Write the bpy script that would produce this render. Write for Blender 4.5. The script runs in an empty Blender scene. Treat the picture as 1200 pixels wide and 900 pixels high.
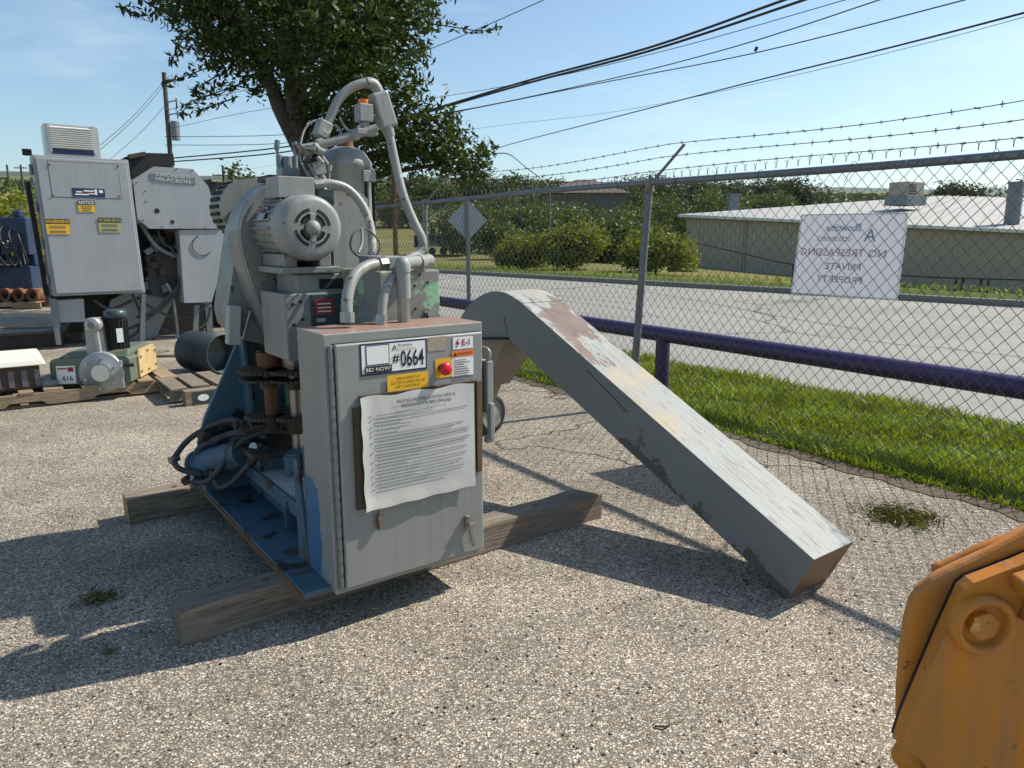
import bpy, math, random
import numpy as np
from mathutils import Vector, Matrix, Euler
R = math.radians
random.seed(7); rng = np.random.default_rng(7)
scene = bpy.context.scene
COL = scene.collection

# ------------------------------------------------------------------ camera
PITCH = R(11.4); FPX = 845.0; CH = 1.35
cam = bpy.data.cameras.new('camera'); camo = bpy.data.objects.new('camera', cam); COL.objects.link(camo)
camo.location = (0, 0, CH); camo.rotation_euler = (math.pi/2 - PITCH, 0, 0)
cam.sensor_width = 36; cam.lens = FPX/1200*36; cam.clip_end = 12000; cam.clip_start = .02
scene.camera = camo
# ------------------------------------------------------------------ sky and sun
SUN_AZ = Vector((.92, .39, 0)).normalized(); SUN_EL = R(45.5)
w = bpy.data.worlds.new('World'); scene.world = w; w.use_nodes = True
nt = w.node_tree; nt.nodes.clear()
sky = nt.nodes.new('ShaderNodeTexSky'); sky.sky_type = 'NISHITA'; sky.sun_disc = False
sky.sun_elevation = SUN_EL; sky.sun_rotation = math.atan2(SUN_AZ.x, SUN_AZ.y)
sky.air_density = 1.0; sky.dust_density = .8; sky.ozone_density = 1.1
bg = nt.nodes.new('ShaderNodeBackground'); bg.inputs['Strength'].default_value = .125
# thin cirrus all over the sky
tc = nt.nodes.new('ShaderNodeTexCoord'); mp = nt.nodes.new('ShaderNodeMapping'); mp.inputs['Scale'].default_value = (1.6, 1.6, 6.5)
mp.inputs['Rotation'].default_value = (.25, .1, .4)
cn = nt.nodes.new('ShaderNodeTexNoise'); cn.inputs['Scale'].default_value = 1.7; cn.inputs['Detail'].default_value = 7; cn.inputs['Roughness'].default_value = .58
cr = nt.nodes.new('ShaderNodeValToRGB'); cr.color_ramp.elements[0].position = .52; cr.color_ramp.elements[1].position = .85
cr.color_ramp.elements[0].color = (0, 0, 0, 1); cr.color_ramp.elements[1].color = (.5, .5, .5, 1)
cm = nt.nodes.new('ShaderNodeMixRGB'); cm.inputs['Color2'].default_value = (7.4, 7.7, 8.0, 1)
ctn = nt.nodes.new('ShaderNodeMixRGB'); ctn.blend_type = 'MULTIPLY'; ctn.inputs['Fac'].default_value = 1; ctn.inputs['Color2'].default_value = (.91, 1.02, 1.03, 1)
wo = nt.nodes.new('ShaderNodeOutputWorld'); L = nt.links.new
L(tc.outputs['Generated'], mp.inputs['Vector']); L(mp.outputs[0], cn.inputs['Vector']); L(cn.outputs['Fac'], cr.inputs['Fac'])
L(cr.outputs[0], cm.inputs['Fac']); L(sky.outputs[0], cm.inputs['Color1']); L(cm.outputs[0], ctn.inputs['Color1']); L(ctn.outputs[0], bg.inputs['Color']); L(bg.outputs[0], wo.inputs['Surface'])
sl = bpy.data.lights.new('sun', 'SUN'); sl.energy = 5.0; sl.angle = R(.55); sl.color = (1, .93, .82)
so = bpy.data.objects.new('sun', sl); COL.objects.link(so)
sdir = Vector((SUN_AZ.x*math.cos(SUN_EL), SUN_AZ.y*math.cos(SUN_EL), math.sin(SUN_EL)))
so.rotation_euler = sdir.to_track_quat('Z', 'Y').to_euler(); so.location = sdir*30
vs = scene.view_settings; vs.view_transform = 'Standard'; vs.look = 'None'; vs.gamma = 1; vs.exposure = 0.28; vs.use_curve_mapping = False
scene.render.engine = 'CYCLES'; scene.render.resolution_x = 1024; scene.render.resolution_y = 768
scene.cycles.max_bounces = 5; scene.cycles.diffuse_bounces = 3; scene.cycles.glossy_bounces = 2; scene.cycles.transmission_bounces = 3; scene.cycles.transparent_max_bounces = 4

# ------------------------------------------------------------------ measuring helpers (photo pixel -> place in the lot)
def ray(px, py):
    u = (px-600)/FPX; v = (450-py)/FPX; c, s = math.cos(PITCH), math.sin(PITCH)
    return Vector((u, c+v*s, -s+v*c))
CAM = Vector((0, 0, CH))
def G(px, py, z=0.0): r = ray(px, py); return CAM + r*((z-CH)/r.z)
def DY(px, py, Y): r = ray(px, py); return CAM + r*(Y/r.y)
AX = Vector((.803, .596, 0)).normalized(); BX = Vector((-AX.y, AX.x, 0)); ORG = Vector((-.610, 2.309, 0))
MROT = math.atan2(AX.y, AX.x)
def Q(px, py, b):                      # local point of the drill machine on its plane y=b
    r = ray(px, py); t = (b-(CAM-ORG).dot(BX))/r.dot(BX); p = CAM+r*t
    return Vector(((p-ORG).dot(AX), b, p.z))
FN = Vector((.819, .573, 0)).normalized(); FD = Vector((-FN.y, FN.x, 0))
def FP(s, z, k=4.1): return FN*k + FD*s + Vector((0, 0, z))

# ------------------------------------------------------------------ mesh builder
class MB:
    def __init__(s): s.v = []; s.f = []; s.m = []; s.s = []
    def add(s, vs, fs, m=0, sm=False):
        o = len(s.v); s.v += [tuple(v) for v in vs]
        for f in fs: s.f.append(tuple(o+i for i in f)); s.m.append(m); s.s.append(sm)
        return s
    def box(s, x0, x1, y0, y1, z0, z1, m=0):
        return s.hexa([(x0,y0,z0),(x1,y0,z0),(x1,y1,z0),(x0,y1,z0),(x0,y0,z1),(x1,y0,z1),(x1,y1,z1),(x0,y1,z1)], m)
    def hexa(s, p, m=0):
        return s.add(p, [(0,3,2,1),(4,5,6,7),(0,1,5,4),(1,2,6,5),(2,3,7,6),(3,0,4,7)], m)
    def obox(s, c, d, rot, m=0):       # centre, size, euler
        M = Euler(rot).to_matrix(); c = Vector(c); h = Vector(d)/2
        P = [c+M@Vector((x*h.x, y*h.y, z*h.z)) for z in (-1,1) for x,y in ((-1,-1),(1,-1),(1,1),(-1,1))]
        return s.hexa(P, m)
    def bar(s, p0, p1, wd, th, m=0, up=Vector((0,0,1))):
        p0 = Vector(p0); p1 = Vector(p1); d = (p1-p0).normalized()
        x = d.cross(up); x = x.normalized() if x.length > 1e-4 else Vector((1,0,0)); y = x.cross(d).normalized()
        P = []
        for q in (p0, p1): P += [q-x*wd/2-y*th/2, q+x*wd/2-y*th/2, q+x*wd/2+y*th/2, q-x*wd/2+y*th/2]
        return s.hexa(P, m)
    def cyl(s, p0, p1, r0, r1=None, n=16, m=0, cap=True, sm=True):
        r1 = r0 if r1 is None else r1
        p0 = Vector(p0); p1 = Vector(p1); d = (p1-p0).normalized()
        x = d.orthogonal().normalized(); y = d.cross(x)
        A = [2*math.pi*i/n for i in range(n)]
        vs = [p0+(x*math.cos(a)+y*math.sin(a))*r0 for a in A]+[p1+(x*math.cos(a)+y*math.sin(a))*r1 for a in A]
        s.add(vs, [(i,(i+1)%n,n+(i+1)%n,n+i) for i in range(n)], m, sm)
        if cap:
            s.add(vs[:n], [tuple(range(n))[::-1]], m); s.add(vs[n:], [tuple(range(n))], m)
        return s
    def tube(s, pts, r, n=8, m=0, cap=True, rib=0):
        pts = [Vector(p) for p in pts]; N = len(pts)
        rs = r if isinstance(r, (list, tuple)) else [r]*N
        T = [(pts[min(i+1,N-1)]-pts[max(i-1,0)]).normalized() for i in range(N)]
        x = T[0].orthogonal().normalized(); vs = []
        for i in range(N):
            x = (x-T[i]*x.dot(T[i])).normalized(); y = T[i].cross(x)
            rr = rs[i]*(1+(rib if i%2 else 0))
            vs += [pts[i]+(x*math.cos(2*math.pi*j/n)+y*math.sin(2*math.pi*j/n))*rr for j in range(n)]
        fs = [(i*n+j, i*n+(j+1)%n, (i+1)*n+(j+1)%n, (i+1)*n+j) for i in range(N-1) for j in range(n)]
        s.add(vs, fs, m, True)
        if cap: s.add(vs[:n], [tuple(range(n))[::-1]], m); s.add(vs[-n:], [tuple(range(n))], m)
        return s
    def prism(s, poly, y0, y1, m=0, plane='xz', sm=False):     # polygon extruded along the third axis
        f = {'xz': lambda a,b,c: (a,c,b), 'xy': lambda a,b,c: (a,b,c), 'yz': lambda a,b,c: (c,a,b)}[plane]
        n = len(poly); vs = [f(a,b,y0) for a,b in poly]+[f(a,b,y1) for a,b in poly]
        s.add(vs, [(i,(i+1)%n,n+(i+1)%n,n+i) for i in range(n)], m, sm)
        s.add(vs[:n], [tuple(range(n))[::-1]], m); return s.add(vs[n:], [tuple(range(n))], m)
    def lathe(s, prof, o, ax, n=28, m=0):   # profile (r, t) about axis
        o = Vector(o); ax = Vector(ax).normalized(); x = ax.orthogonal().normalized(); y = ax.cross(x); vs = []
        for r, t in prof:
            vs += [o+ax*t+(x*math.cos(2*math.pi*j/n)+y*math.sin(2*math.pi*j/n))*max(r,1e-4) for j in range(n)]
        fs = [(i*n+j, i*n+(j+1)%n, (i+1)*n+(j+1)%n, (i+1)*n+j) for i in range(len(prof)-1) for j in range(n)]
        return s.add(vs, fs, m, True)
    def text(s, txt, size, o, rt, up, m=0, align='CENTER', wx=1.0, bold=0.0):
        cu = bpy.data.curves.new('t', 'FONT'); cu.body = txt; cu.size = size; cu.align_x = align; cu.align_y = 'CENTER'; cu.resolution_u = 2; cu.offset = bold
        ob = bpy.data.objects.new('t', cu); me = ob.to_mesh()
        rt = Vector(rt).normalized(); up = Vector(up).normalized(); o = Vector(o)
        vs = [o+rt*v.co.x*wx+up*v.co.y for v in me.vertices]; fs = [tuple(p.vertices) for p in me.polygons]
        s.add(vs, fs, m); ob.to_mesh_clear(); bpy.data.objects.remove(ob); bpy.data.curves.remove(cu); return s
    def build(s, name, mats, parent=None, bevel=0, label=None, seg=2, kind=None):
        me = bpy.data.meshes.new(name); me.from_pydata(s.v, [], s.f)
        if not isinstance(mats, (list, tuple)): mats = [mats]
        for mm in mats: me.materials.append(mm)
        me.polygons.foreach_set('material_index', s.m); me.polygons.foreach_set('use_smooth', s.s); me.update()
        o = bpy.data.objects.new(name, me); COL.objects.link(o)
        if parent: o.parent = parent
        if bevel:
            b = o.modifiers.new('bevel', 'BEVEL'); b.width = bevel; b.segments = seg; b.limit_method = 'ANGLE'; b.angle_limit = R(40)
            b.harden_normals = False
        if label: o['label'] = label
        if kind: o['kind'] = kind
        return o
def tag(o, label=None, cat=None, group=None, kind=None):
    for k, v in (('label', label), ('category', cat), ('group', group), ('kind', kind)):
        if v: o[k] = v
    return o
def empty(name, loc, rz=0, label=None, cat=None, group=None):
    o = bpy.data.objects.new(name, None); COL.objects.link(o); o.location = loc; o.rotation_euler = (0, 0, rz); o.empty_display_size = .2
    return tag(o, label, cat, group)
def spline(pts, k=6):
    P = [Vector(p) for p in pts]; out = []
    for i in range(len(P)-1):
        a = P[max(i-1,0)]; b = P[i]; c = P[i+1]; d = P[min(i+2,len(P)-1)]
        for j in range(k):
            t = j/k; out.append(.5*((2*b)+(c-a)*t+(2*a-5*b+4*c-d)*t*t+(3*b-a-3*c+d)*t**3))
    return out+[P[-1]]
def mesh_np(name, V, F, mat, parent=None, kind=None, ms=None):
    """fast mesh from arrays, F is (n,k)"""
    me = bpy.data.meshes.new(name); V = np.asarray(V, np.float32); F = np.asarray(F, np.int32); n, k = F.shape
    me.vertices.add(len(V)); me.vertices.foreach_set('co', V.ravel())
    me.loops.add(n*k); me.loops.foreach_set('vertex_index', F.ravel())
    me.polygons.add(n); me.polygons.foreach_set('loop_start', np.arange(0, n*k, k, dtype=np.int32))
    if ms is not None: me.polygons.foreach_set('material_index', np.asarray(ms, np.int32))
    for mm in (mat if isinstance(mat, (list, tuple)) else [mat]): me.materials.append(mm)
    me.update(calc_edges=True)
    o = bpy.data.objects.new(name, me); COL.objects.link(o)
    if parent: o.parent = parent
    if kind: o['kind'] = kind
    return o

# ------------------------------------------------------------------ materials
class NB:
    def __init__(s, name):
        s.mat = bpy.data.materials.new(name); s.mat.use_nodes = True; s.t = s.mat.node_tree; s.b = s.t.nodes['Principled BSDF']
        s.co = s.n('ShaderNodeTexCoord').outputs['Object']
    def n(s, typ, **kw):
        x = s.t.nodes.new(typ)
        for k, v in kw.items(): setattr(x, k, v)
        return x
    def l(s, a, b): s.t.links.new(a, b)
    def noise(s, scale, detail=4, rough=.55, vec=None, stretch=None, dist=0):
        x = s.n('ShaderNodeTexNoise'); x.inputs['Scale'].default_value = scale; x.inputs['Detail'].default_value = detail
        x.inputs['Roughness'].default_value = rough; x.inputs['Distortion'].default_value = dist
        v = vec or s.co
        if stretch:
            mpn = s.n('ShaderNodeMapping'); mpn.inputs['Scale'].default_value = stretch; s.l(v, mpn.inputs['Vector']); v = mpn.outputs[0]
        s.l(v, x.inputs['Vector']); return x.outputs['Fac']
    def vor(s, scale, feature='F1', out='Color', vec=None):
        x = s.n('ShaderNodeTexVoronoi'); x.feature = feature; x.inputs['Scale'].default_value = scale; s.l(vec or s.co, x.inputs['Vector']); return x.outputs[out]
    def ramp(s, fac, stops, interp='LINEAR'):
        x = s.n('ShaderNodeValToRGB'); e = x.color_ramp.elements; x.color_ramp.interpolation = interp
        while len(e) < len(stops): e.new(.5)
        for i, (p, c) in enumerate(stops):
            e[i].position = p; e[i].color = (c, c, c, 1) if not isinstance(c, (tuple, list)) else (*c[:3], 1)
        s.l(fac, x.inputs['Fac']); return x.outputs['Color']
    def mix(s, fac, a, b, mode='MIX'):
        x = s.n('ShaderNodeMixRGB', blend_type=mode)
        for v, i in ((fac, 'Fac'), (a, 'Color1'), (b, 'Color2')):
            if isinstance(v, (int, float)): x.inputs[i].default_value = v if i == 'Fac' else (v, v, v, 1)
            elif isinstance(v, (tuple, list)): x.inputs[i].default_value = (*v[:3], 1)
            else: s.l(v, x.inputs[i])
        return x.outputs[0]
    def math(s, op, a, b=0.0, clamp=False):
        x = s.n('ShaderNodeMath', operation=op); x.use_clamp = clamp
        for i, v in enumerate((a, b)):
            if isinstance(v, (int, float)): x.inputs[i].default_value = v
            else: s.l(v, x.inputs[i])
        return x.outputs[0]
    def xyz(s, vec=None):
        x = s.n('ShaderNodeSeparateXYZ'); s.l(vec or s.co, x.inputs[0]); return x.outputs
    def bump(s, h, strength=.3, dist=.01):
        x = s.n('ShaderNodeBump'); x.inputs['Strength'].default_value = strength; x.inputs['Distance'].default_value = dist
        s.l(h, x.inputs['Height']); s.l(x.outputs[0], s.b.inputs['Normal'])
    def edge(s, rad=.006, lo=.9, hi=.995):
        b = s.n('ShaderNodeBevel'); b.samples = 2; b.inputs['Radius'].default_value = rad; g = s.n('ShaderNodeNewGeometry'); d = s.n('ShaderNodeVectorMath', operation='DOT_PRODUCT')
        s.l(b.outputs[0], d.inputs[0]); s.l(g.outputs['Normal'], d.inputs[1]); return s.ramp(d.outputs['Value'], [(lo, 1), (hi, 0)])
    def done(s, col=None, rough=None, metal=None, spec=None):
        for v, k in ((col, 'Base Color'), (rough, 'Roughness'), (metal, 'Metallic'), (spec, 'Specular IOR Level')):
            if v is None: continue
            if isinstance(v, (int, float)): s.b.inputs[k].default_value = v
            elif isinstance(v, (tuple, list)): s.b.inputs[k].default_value = (*v[:3], 1)
            else: s.l(v, s.b.inputs[k])
        return s.mat
def sc(c, k): return tuple(x*k for x in c)
def paint(name, c, rough=.45, var=.16, chip=None, chipc=(.09, .05, .03), amt=.66, chip_scale=5, grime=.5, scale=3, metal=0, bump=.15, chip2=None, amt2=.7, wear=None):
    m = NB(name)
    col = m.mix(m.noise(scale, 5), sc(c, 1-var), sc(c, 1+var))
    st = m.ramp(m.noise(2.2, 5, .6, stretch=(9, 9, .8)), [(.42, 0), (.75, 1)])
    col = m.mix(m.math('MULTIPLY', st, .35*grime), col, sc((.16, .14, .11), .8))
    sp = m.ramp(m.noise(38, 3, .6), [(.66, 0), (.72, 1)])
    col = m.mix(m.math('MULTIPLY', sp, .45*grime), col, (.10, .085, .065))
    rg = m.ramp(m.noise(7, 4), [(.3, rough-.1), (.7, rough+.14)])
    h = m.noise(60, 3)
    if chip:
        nz = m.noise(chip_scale, 9, .68)
        f = m.ramp(nz, [(amt, 0), (amt+.015, 1)]); col = m.mix(f, col, chipc)
        if chip2:
            f2 = m.ramp(m.noise(chip_scale*.7, 8, .66, dist=.3), [(amt2, 0), (amt2+.015, 1)]); col = m.mix(f2, col, chip2)
        h = m.math('SUBTRACT', m.math('MULTIPLY', h, .4), f)
    if wear: col = m.mix(m.math('MULTIPLY', m.edge(), m.ramp(m.noise(26, 4, .65), [(.42, 0), (.52, .9)])), col, wear)
    m.bump(m.math('ADD', h, m.math('MULTIPLY', m.noise(4.5, 2), 1.2)), bump, .004)
    return m.done(col, rg, metal)
def plain(name, c, rough=.5, metal=0, var=.12, scale=8, bump=0, bscale=40, stretch=None):
    m = NB(name); nz = m.noise(scale, 5, stretch=stretch); col = m.mix(nz, sc(c, 1-var), sc(c, 1+var))
    if bump: m.bump(m.noise(bscale, 4, stretch=stretch), bump, .004)
    return m.done(col, rough, metal)
def wood(name, c, c2, axis=0, gray=.5):
    m = NB(name); st = [14, 14, 14]; st[axis] = .9; st = tuple(st)
    g = m.noise(3.2, 8, .62, stretch=st, dist=.6); g2 = m.noise(9, 6, .6, stretch=st)
    col = m.mix(m.ramp(g, [(.3, 0), (.68, 1)]), c2, c)
    col = m.mix(m.ramp(g2, [(.52, 0), (.66, .75)]), col, sc(c2, .45))
    col = m.mix(m.ramp(m.noise(2.3, 4), [(.4, 0), (.7, gray)]), col, (.19, .175, .155))
    m.bump(m.math('ADD', g, g2), .55, .006)
    return m.done(col, .85, 0, .25)

def foliage(name, c, var=.5, trans=.25, ns=.9):
    m = NB(name); gi = m.n('ShaderNodeNewGeometry')
    nz = m.noise(ns, 3); col = m.mix(m.ramp(nz, [(.3, 0), (.7, 1)]), sc(c, 1-var), (c[0]*(1+var*1.1), c[1]*(1+var), c[2]*(1+var*.6)))
    hv = m.noise(23, 1); col = m.mix(m.ramp(hv, [(.35, 0), (.7, .6)]), col, (c[0]*1.7, c[1]*1.35, c[2]*.7))
    t = m.n('ShaderNodeBsdfTranslucent'); m.l(m.mix(1, col, (1.3, 1.35, .6), 'MULTIPLY'), t.inputs['Color'])
    ms = m.n('ShaderNodeMixShader'); ms.inputs[0].default_value = trans
    m.done(col, .5, 0, .35); m.l(m.b.outputs[0], ms.inputs[1]); m.l(t.outputs[0], ms.inputs[2])
    m.l(ms.outputs[0], m.t.nodes['Material Output'].inputs['Surface']); return m.mat

M = {}
def chipseal():
    m = NB('chip_seal_asphalt')
    wv = m.n('ShaderNodeVectorMath', operation='ADD'); nzc = m.n('ShaderNodeTexNoise'); nzc.inputs['Scale'].default_value = 45
    m.l(m.co, nzc.inputs['Vector']); sclv = m.n('ShaderNodeVectorMath', operation='SCALE'); sclv.inputs['Scale'].default_value = .012
    m.l(nzc.outputs['Color'], sclv.inputs[0]); m.l(m.co, wv.inputs[0]); m.l(sclv.outputs[0], wv.inputs[1]); v = wv.outputs[0]
    cell = m.xyz(m.vor(138, vec=v)); d = m.vor(138, out='Distance', vec=v)
    cell2 = m.xyz(m.vor(270, vec=v)); d2 = m.vor(270, out='Distance', vec=v)
    stone = m.ramp(cell[0], [(0, (.10, .088, .074)), (.16, (.22, .198, .17)), (.42, (.38, .35, .302)), (.75, (.50, .465, .405)), (.94, (.60, .565, .505)), (1, (.70, .67, .61))])
    warm = m.ramp(cell[1], [(0, (1, 1, 1)), (.7, (1, .97, .93)), (1, (1.0, .86, .72))]); stone = m.mix(1, stone, warm, 'MULTIPLY')
    tiny = m.ramp(cell2[0], [(0, (.18, .16, .135)), (.55, (.385, .355, .305)), (1, (.55, .515, .455))])
    sel = m.ramp(cell[2], [(.42, 0), (.46, 1)]); col = m.mix(sel, tiny, stone)
    gap = m.mix(sel, m.ramp(d2, [(.42, 0), (.62, 1)]), m.ramp(d, [(.47, 0), (.66, 1)]))
    col = m.mix(m.math('MULTIPLY', gap, .60), col, (.045, .04, .036))
    big = m.ramp(m.noise(.5, 5, .6), [(.3, (1.08, 1.025, .96)), (.7, (1.38, 1.315, 1.23))]); col = m.mix(1, col, big, 'MULTIPLY')
    pat = m.ramp(m.noise(2.6, 5, .62), [(.32, .80), (.68, 1.12)]); col = m.mix(1, col, pat, 'MULTIPLY')
    trk = m.ramp(m.noise(1.0, 4, .6, stretch=(.22, 1.5, 1)), [(.40, .92), (.62, 1.12)]); col = m.mix(1, col, trk, 'MULTIPLY')
    dk = m.ramp(m.noise(9, 5, .65), [(.66, 0), (.74, .4)]); col = m.mix(dk, col, (.13, .115, .095))
    # brownish stain patches and hairline cracks
    col = m.mix(m.ramp(m.noise(1.1, 5, .6, dist=.5), [(.60, 0), (.75, .35)]), col, (.20, .14, .085))
    wc = m.n('ShaderNodeVectorMath', operation='ADD'); n3 = m.n('ShaderNodeTexNoise'); n3.inputs['Scale'].default_value = 2.3; n3.inputs['Detail'].default_value = 6
    m.l(m.co, n3.inputs['Vector']); s3 = m.n('ShaderNodeVectorMath', operation='SCALE'); s3.inputs['Scale'].default_value = .55
    m.l(n3.outputs['Color'], s3.inputs[0]); m.l(m.co, wc.inputs[0]); m.l(s3.outputs[0], wc.inputs[1])
    ck = m.vor(.62, 'DISTANCE_TO_EDGE', 'Distance', wc.outputs[0])
    x = m.xyz(); kk = m.math('ADD', m.math('MULTIPLY', x[0], FN.x), m.math('MULTIPLY', x[1], FN.y))
    near = m.ramp(m.math('DIVIDE', kk, 5.0), [(.40, 0), (.56, 1)])
    ck = m.math('MULTIPLY', m.ramp(ck, [(.002, 1), (.009, 0)]), near)
    col = m.mix(m.math('MULTIPLY', ck, .8), col, (.035, .03, .027))
    hh = m.math('SUBTRACT', m.math('ADD', m.math('MULTIPLY', gap, -1.0), m.math('MULTIPLY', cell[0], .8)), m.math('MULTIPLY', ck, 2))
    m.bump(hh, .9, .006)
    return m.done(col, .88, 0, .3)
M['lot'] = chipseal()
def concrete_road():
    m = NB('concrete_road'); col = m.mix(m.noise(.35, 6, .6), (.27, .26, .23), (.36, .345, .31))
    st = m.ramp(m.noise(1.0, 5, .6, vec=None, stretch=(.35, .35, 1)), [(.35, 0), (.75, .5)]); col = m.mix(st, col, (.24, .23, .205))
    # tyre streaks run along the road
    mp = m.n('ShaderNodeMapping'); mp.inputs['Rotation'].default_value = (0, 0, -math.atan2(FD.y, FD.x)); m.l(m.co, mp.inputs['Vector'])
    ln = m.noise(1.0, 4, .6, vec=mp.outputs[0], stretch=(.05, 1.6, 1)); col = m.mix(m.ramp(ln, [(.45, 0), (.7, .45)]), col, (.20, .19, .17))
    sp = m.noise(60, 2, .7); col = m.mix(m.ramp(sp, [(.5, 0), (.75, .4)]), col, (.2, .18, .15))
    w3 = m.n('ShaderNodeVectorMath', operation='ADD'); n4 = m.n('ShaderNodeTexNoise'); n4.inputs['Scale'].default_value = .9; n4.inputs['Detail'].default_value = 6; m.l(m.co, n4.inputs['Vector']); m.l(m.co, w3.inputs[0]); m.l(n4.outputs['Color'], w3.inputs[1])
    ck = m.vor(.16, 'DISTANCE_TO_EDGE', 'Distance', w3.outputs[0]); col = m.mix(m.ramp(ck, [(.003, .75), (.008, 0)]), col, (.07, .065, .058))
    col = m.mix(m.ramp(m.noise(.22, 3), [(.55, 0), (.58, .35)]), col, (.20, .192, .175))
    m.bump(sp, .25, .004); return m.done(col, .85, 0, .3)
M['road'] = concrete_road()
def soil():
    m = NB('dry_grass_ground'); nz = m.noise(.05, 6, .6); col = m.mix(m.ramp(nz, [(.35, 0), (.65, 1)]), (.24, .20, .075), (.115, .135, .04))
    f = m.noise(3, 6, .7); col = m.mix(m.ramp(f, [(.35, 0), (.7, .5)]), col, (.06, .075, .022)); m.bump(f, .6, .03); return m.done(col, .95, 0, .1)
M['ground'] = soil()
def vergem():
    m = NB('verge_turf'); f = m.noise(14, 6, .7); col = m.mix(m.ramp(f, [(.3, 0), (.7, 1)]), (.035, .05, .014), (.10, .13, .03))
    col = m.mix(m.ramp(m.noise(1.3, 4), [(.55, 0), (.7, .5)]), col, (.14, .115, .06)); m.bump(f, .8, .02); return m.done(col, .95, 0, .1)
M['verge'] = vergem()
M['concrete'] = plain('kerb_concrete', (.22, .20, .17), .9, var=.3, scale=5, bump=.3)
M['dirt'] = plain('edge_dirt', (.12, .095, .065), .95, var=.5, scale=18, bump=.9, bscale=60)
M['grey'] = paint('grey_machine_enamel', (.225, .23, .218), .42, var=.22, chip=True, chipc=(.075, .062, .05), amt=.635, chip_scale=9, chip2=(.40, .39, .33), amt2=.665, grime=1.15)
M['grey2'] = paint('light_grey_enamel', (.275, .28, .265), .45, var=.2, chip=True, chipc=(.10, .075, .055), amt=.64, chip_scale=11, chip2=(.44, .42, .36), amt2=.67, grime=1.15)
M['greygreen'] = paint('grey_over_mint_paint', (.225, .23, .215), .45, chip=True, chipc=(.27, .50, .30), amt=.555, chip_scale=6.5, chip2=(.08, .06, .05), amt2=.70)
M['blue'] = paint('blue_machine_paint', (.045, .112, .165), .55, var=.4, chip=True, chipc=(.03, .025, .022), amt=.57, chip_scale=6, chip2=(.11, .05, .022), amt2=.63, grime=1.3)
M['paleblue'] = paint('pale_worn_sunlit_deck_paint', (.44, .46, .44), .5, var=.3, chip=True, chipc=(.05, .13, .2), amt=.59, chip_scale=5, grime=1)  # pale deck paint, lightened further in place of sunlight on it
M['steel'] = plain('bare_steel', (.34, .32, .29), .38, .9, .3, 12, .2)
M['rust'] = plain('greasy_rust', (.065, .042, .028), .6, .15, .6, 14, .5, 60)
M['rust2'] = plain('brown_rust', (.17, .075, .035), .8, 0, .5, 16, .5, 60)
M['black'] = plain('black_rubber', (.018, .018, .018), .55, 0, .3)
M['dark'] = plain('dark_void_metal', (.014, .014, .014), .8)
M['hose'] = plain('dusty_hose', (.055, .055, .056), .6, 0, .5, 18, .3)
M['conduit'] = paint('painted_conduit', (.30, .30, .28), .45, var=.25, chip=True, chipc=(.09, .075, .06), amt=.60, chip_scale=20, chip2=(.48, .46, .40), amt2=.62, grime=1.2)
M['white'] = plain('white_vinyl', (.80, .80, .78), .4, 0, .04)
M['whitebox'] = plain('white_paint', (.68, .67, .63), .5, 0, .12, 5)
M['ink'] = plain('black_ink', (.012, .012, .016), .4)
M['inkgrey'] = plain('grey_ink', (.12, .12, .13), .5)
M['tan'] = plain('tan_ink', (.55, .38, .24), .5)
M['yellow'] = plain('yellow_label', (.80, .46, .02), .45, 0, .08)
M['yellowold'] = plain('faded_yellow_label', (.42, .40, .16), .5, 0, .08)
M['orange'] = plain('orange_label', (.80, .20, .035), .45, 0, .06)
M['red'] = plain('red_plastic', (.62, .012, .03), .3, 0, .06)
M['redlabel'] = plain('worn_red_label', (.26, .03, .03), .5, 0, .4, 60)
M['bluelabel'] = plain('navy_label', (.02, .03, .09), .4)
M['purple'] = paint('purple_pipe_paint', (.045, .022, .095), .33, var=.15, grime=.25, bump=.05)
M['galv'] = plain('galvanised_steel', (.20, .215, .225), .5, .55, .2, 14, .1)
M['wire'] = plain('weathered_wire', (.13, .13, .125), .55, .6, .2)
M['barb'] = plain('rusty_barbed_wire', (.10, .085, .07), .6, .5, .3)
M['timber'] = wood('weathered_timber', (.31, .25, .185), (.13, .10, .075))
M['timbercut'] = wood('fresh_cut_timber', (.46, .33, .19), (.26, .17, .09), 1, .15)
M['pallet'] = wood('pallet_wood', (.42, .31, .19), (.20, .14, .085), 0, .35)
M['bark'] = plain('tree_bark', (.075, .057, .044), .9, 0, .45, 9, .9, 24, (3, 3, .7))
M['pole'] = wood('pole_wood', (.10, .088, .075), (.05, .043, .037), 2, .6)
M['leaf'] = foliage('ash_leaves', (.034, .056, .010), .5, .30)
M['bush'] = foliage('bright_bush_leaves', (.15, .175, .024), .45, .36, .7)
M['bush2'] = foliage('mid_green_leaves', (.075, .105, .024), .5, .28, .5)
M['far'] = foliage('far_tree_leaves', (.052, .076, .024), .5, .22, .12)
M['grass'] = foliage('lawn_grass', (.165, .220, .032), .5, .38, 3)
M['dry'] = plain('dry_weed', (.17, .15, .07), .9, 0, .4, 30)
M['greenmach'] = paint('green_gearbox_paint', (.115, .145, .105), .45, chip=True, chipc=(.30, .20, .07), amt=.62, chip_scale=6)
M['cast'] = plain('grey_cast_metal', (.36, .36, .35), .42, .35, .15, 14, .2)
M['tealdark'] = plain('dark_teal_paint', (.035, .055, .06), .4, 0, .2)
M['milacron'] = paint('cool_grey_sheet_metal', (.30, .315, .33), .42, var=.12, grime=.45, bump=.06)
M['milacron2'] = paint('cool_grey_panel', (.34, .355, .37), .4, var=.14, grime=.45, bump=.06)
M['chrome'] = plain('galvanised_ac_sheet', (.52, .52, .50), .35, .6, .1)
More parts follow.
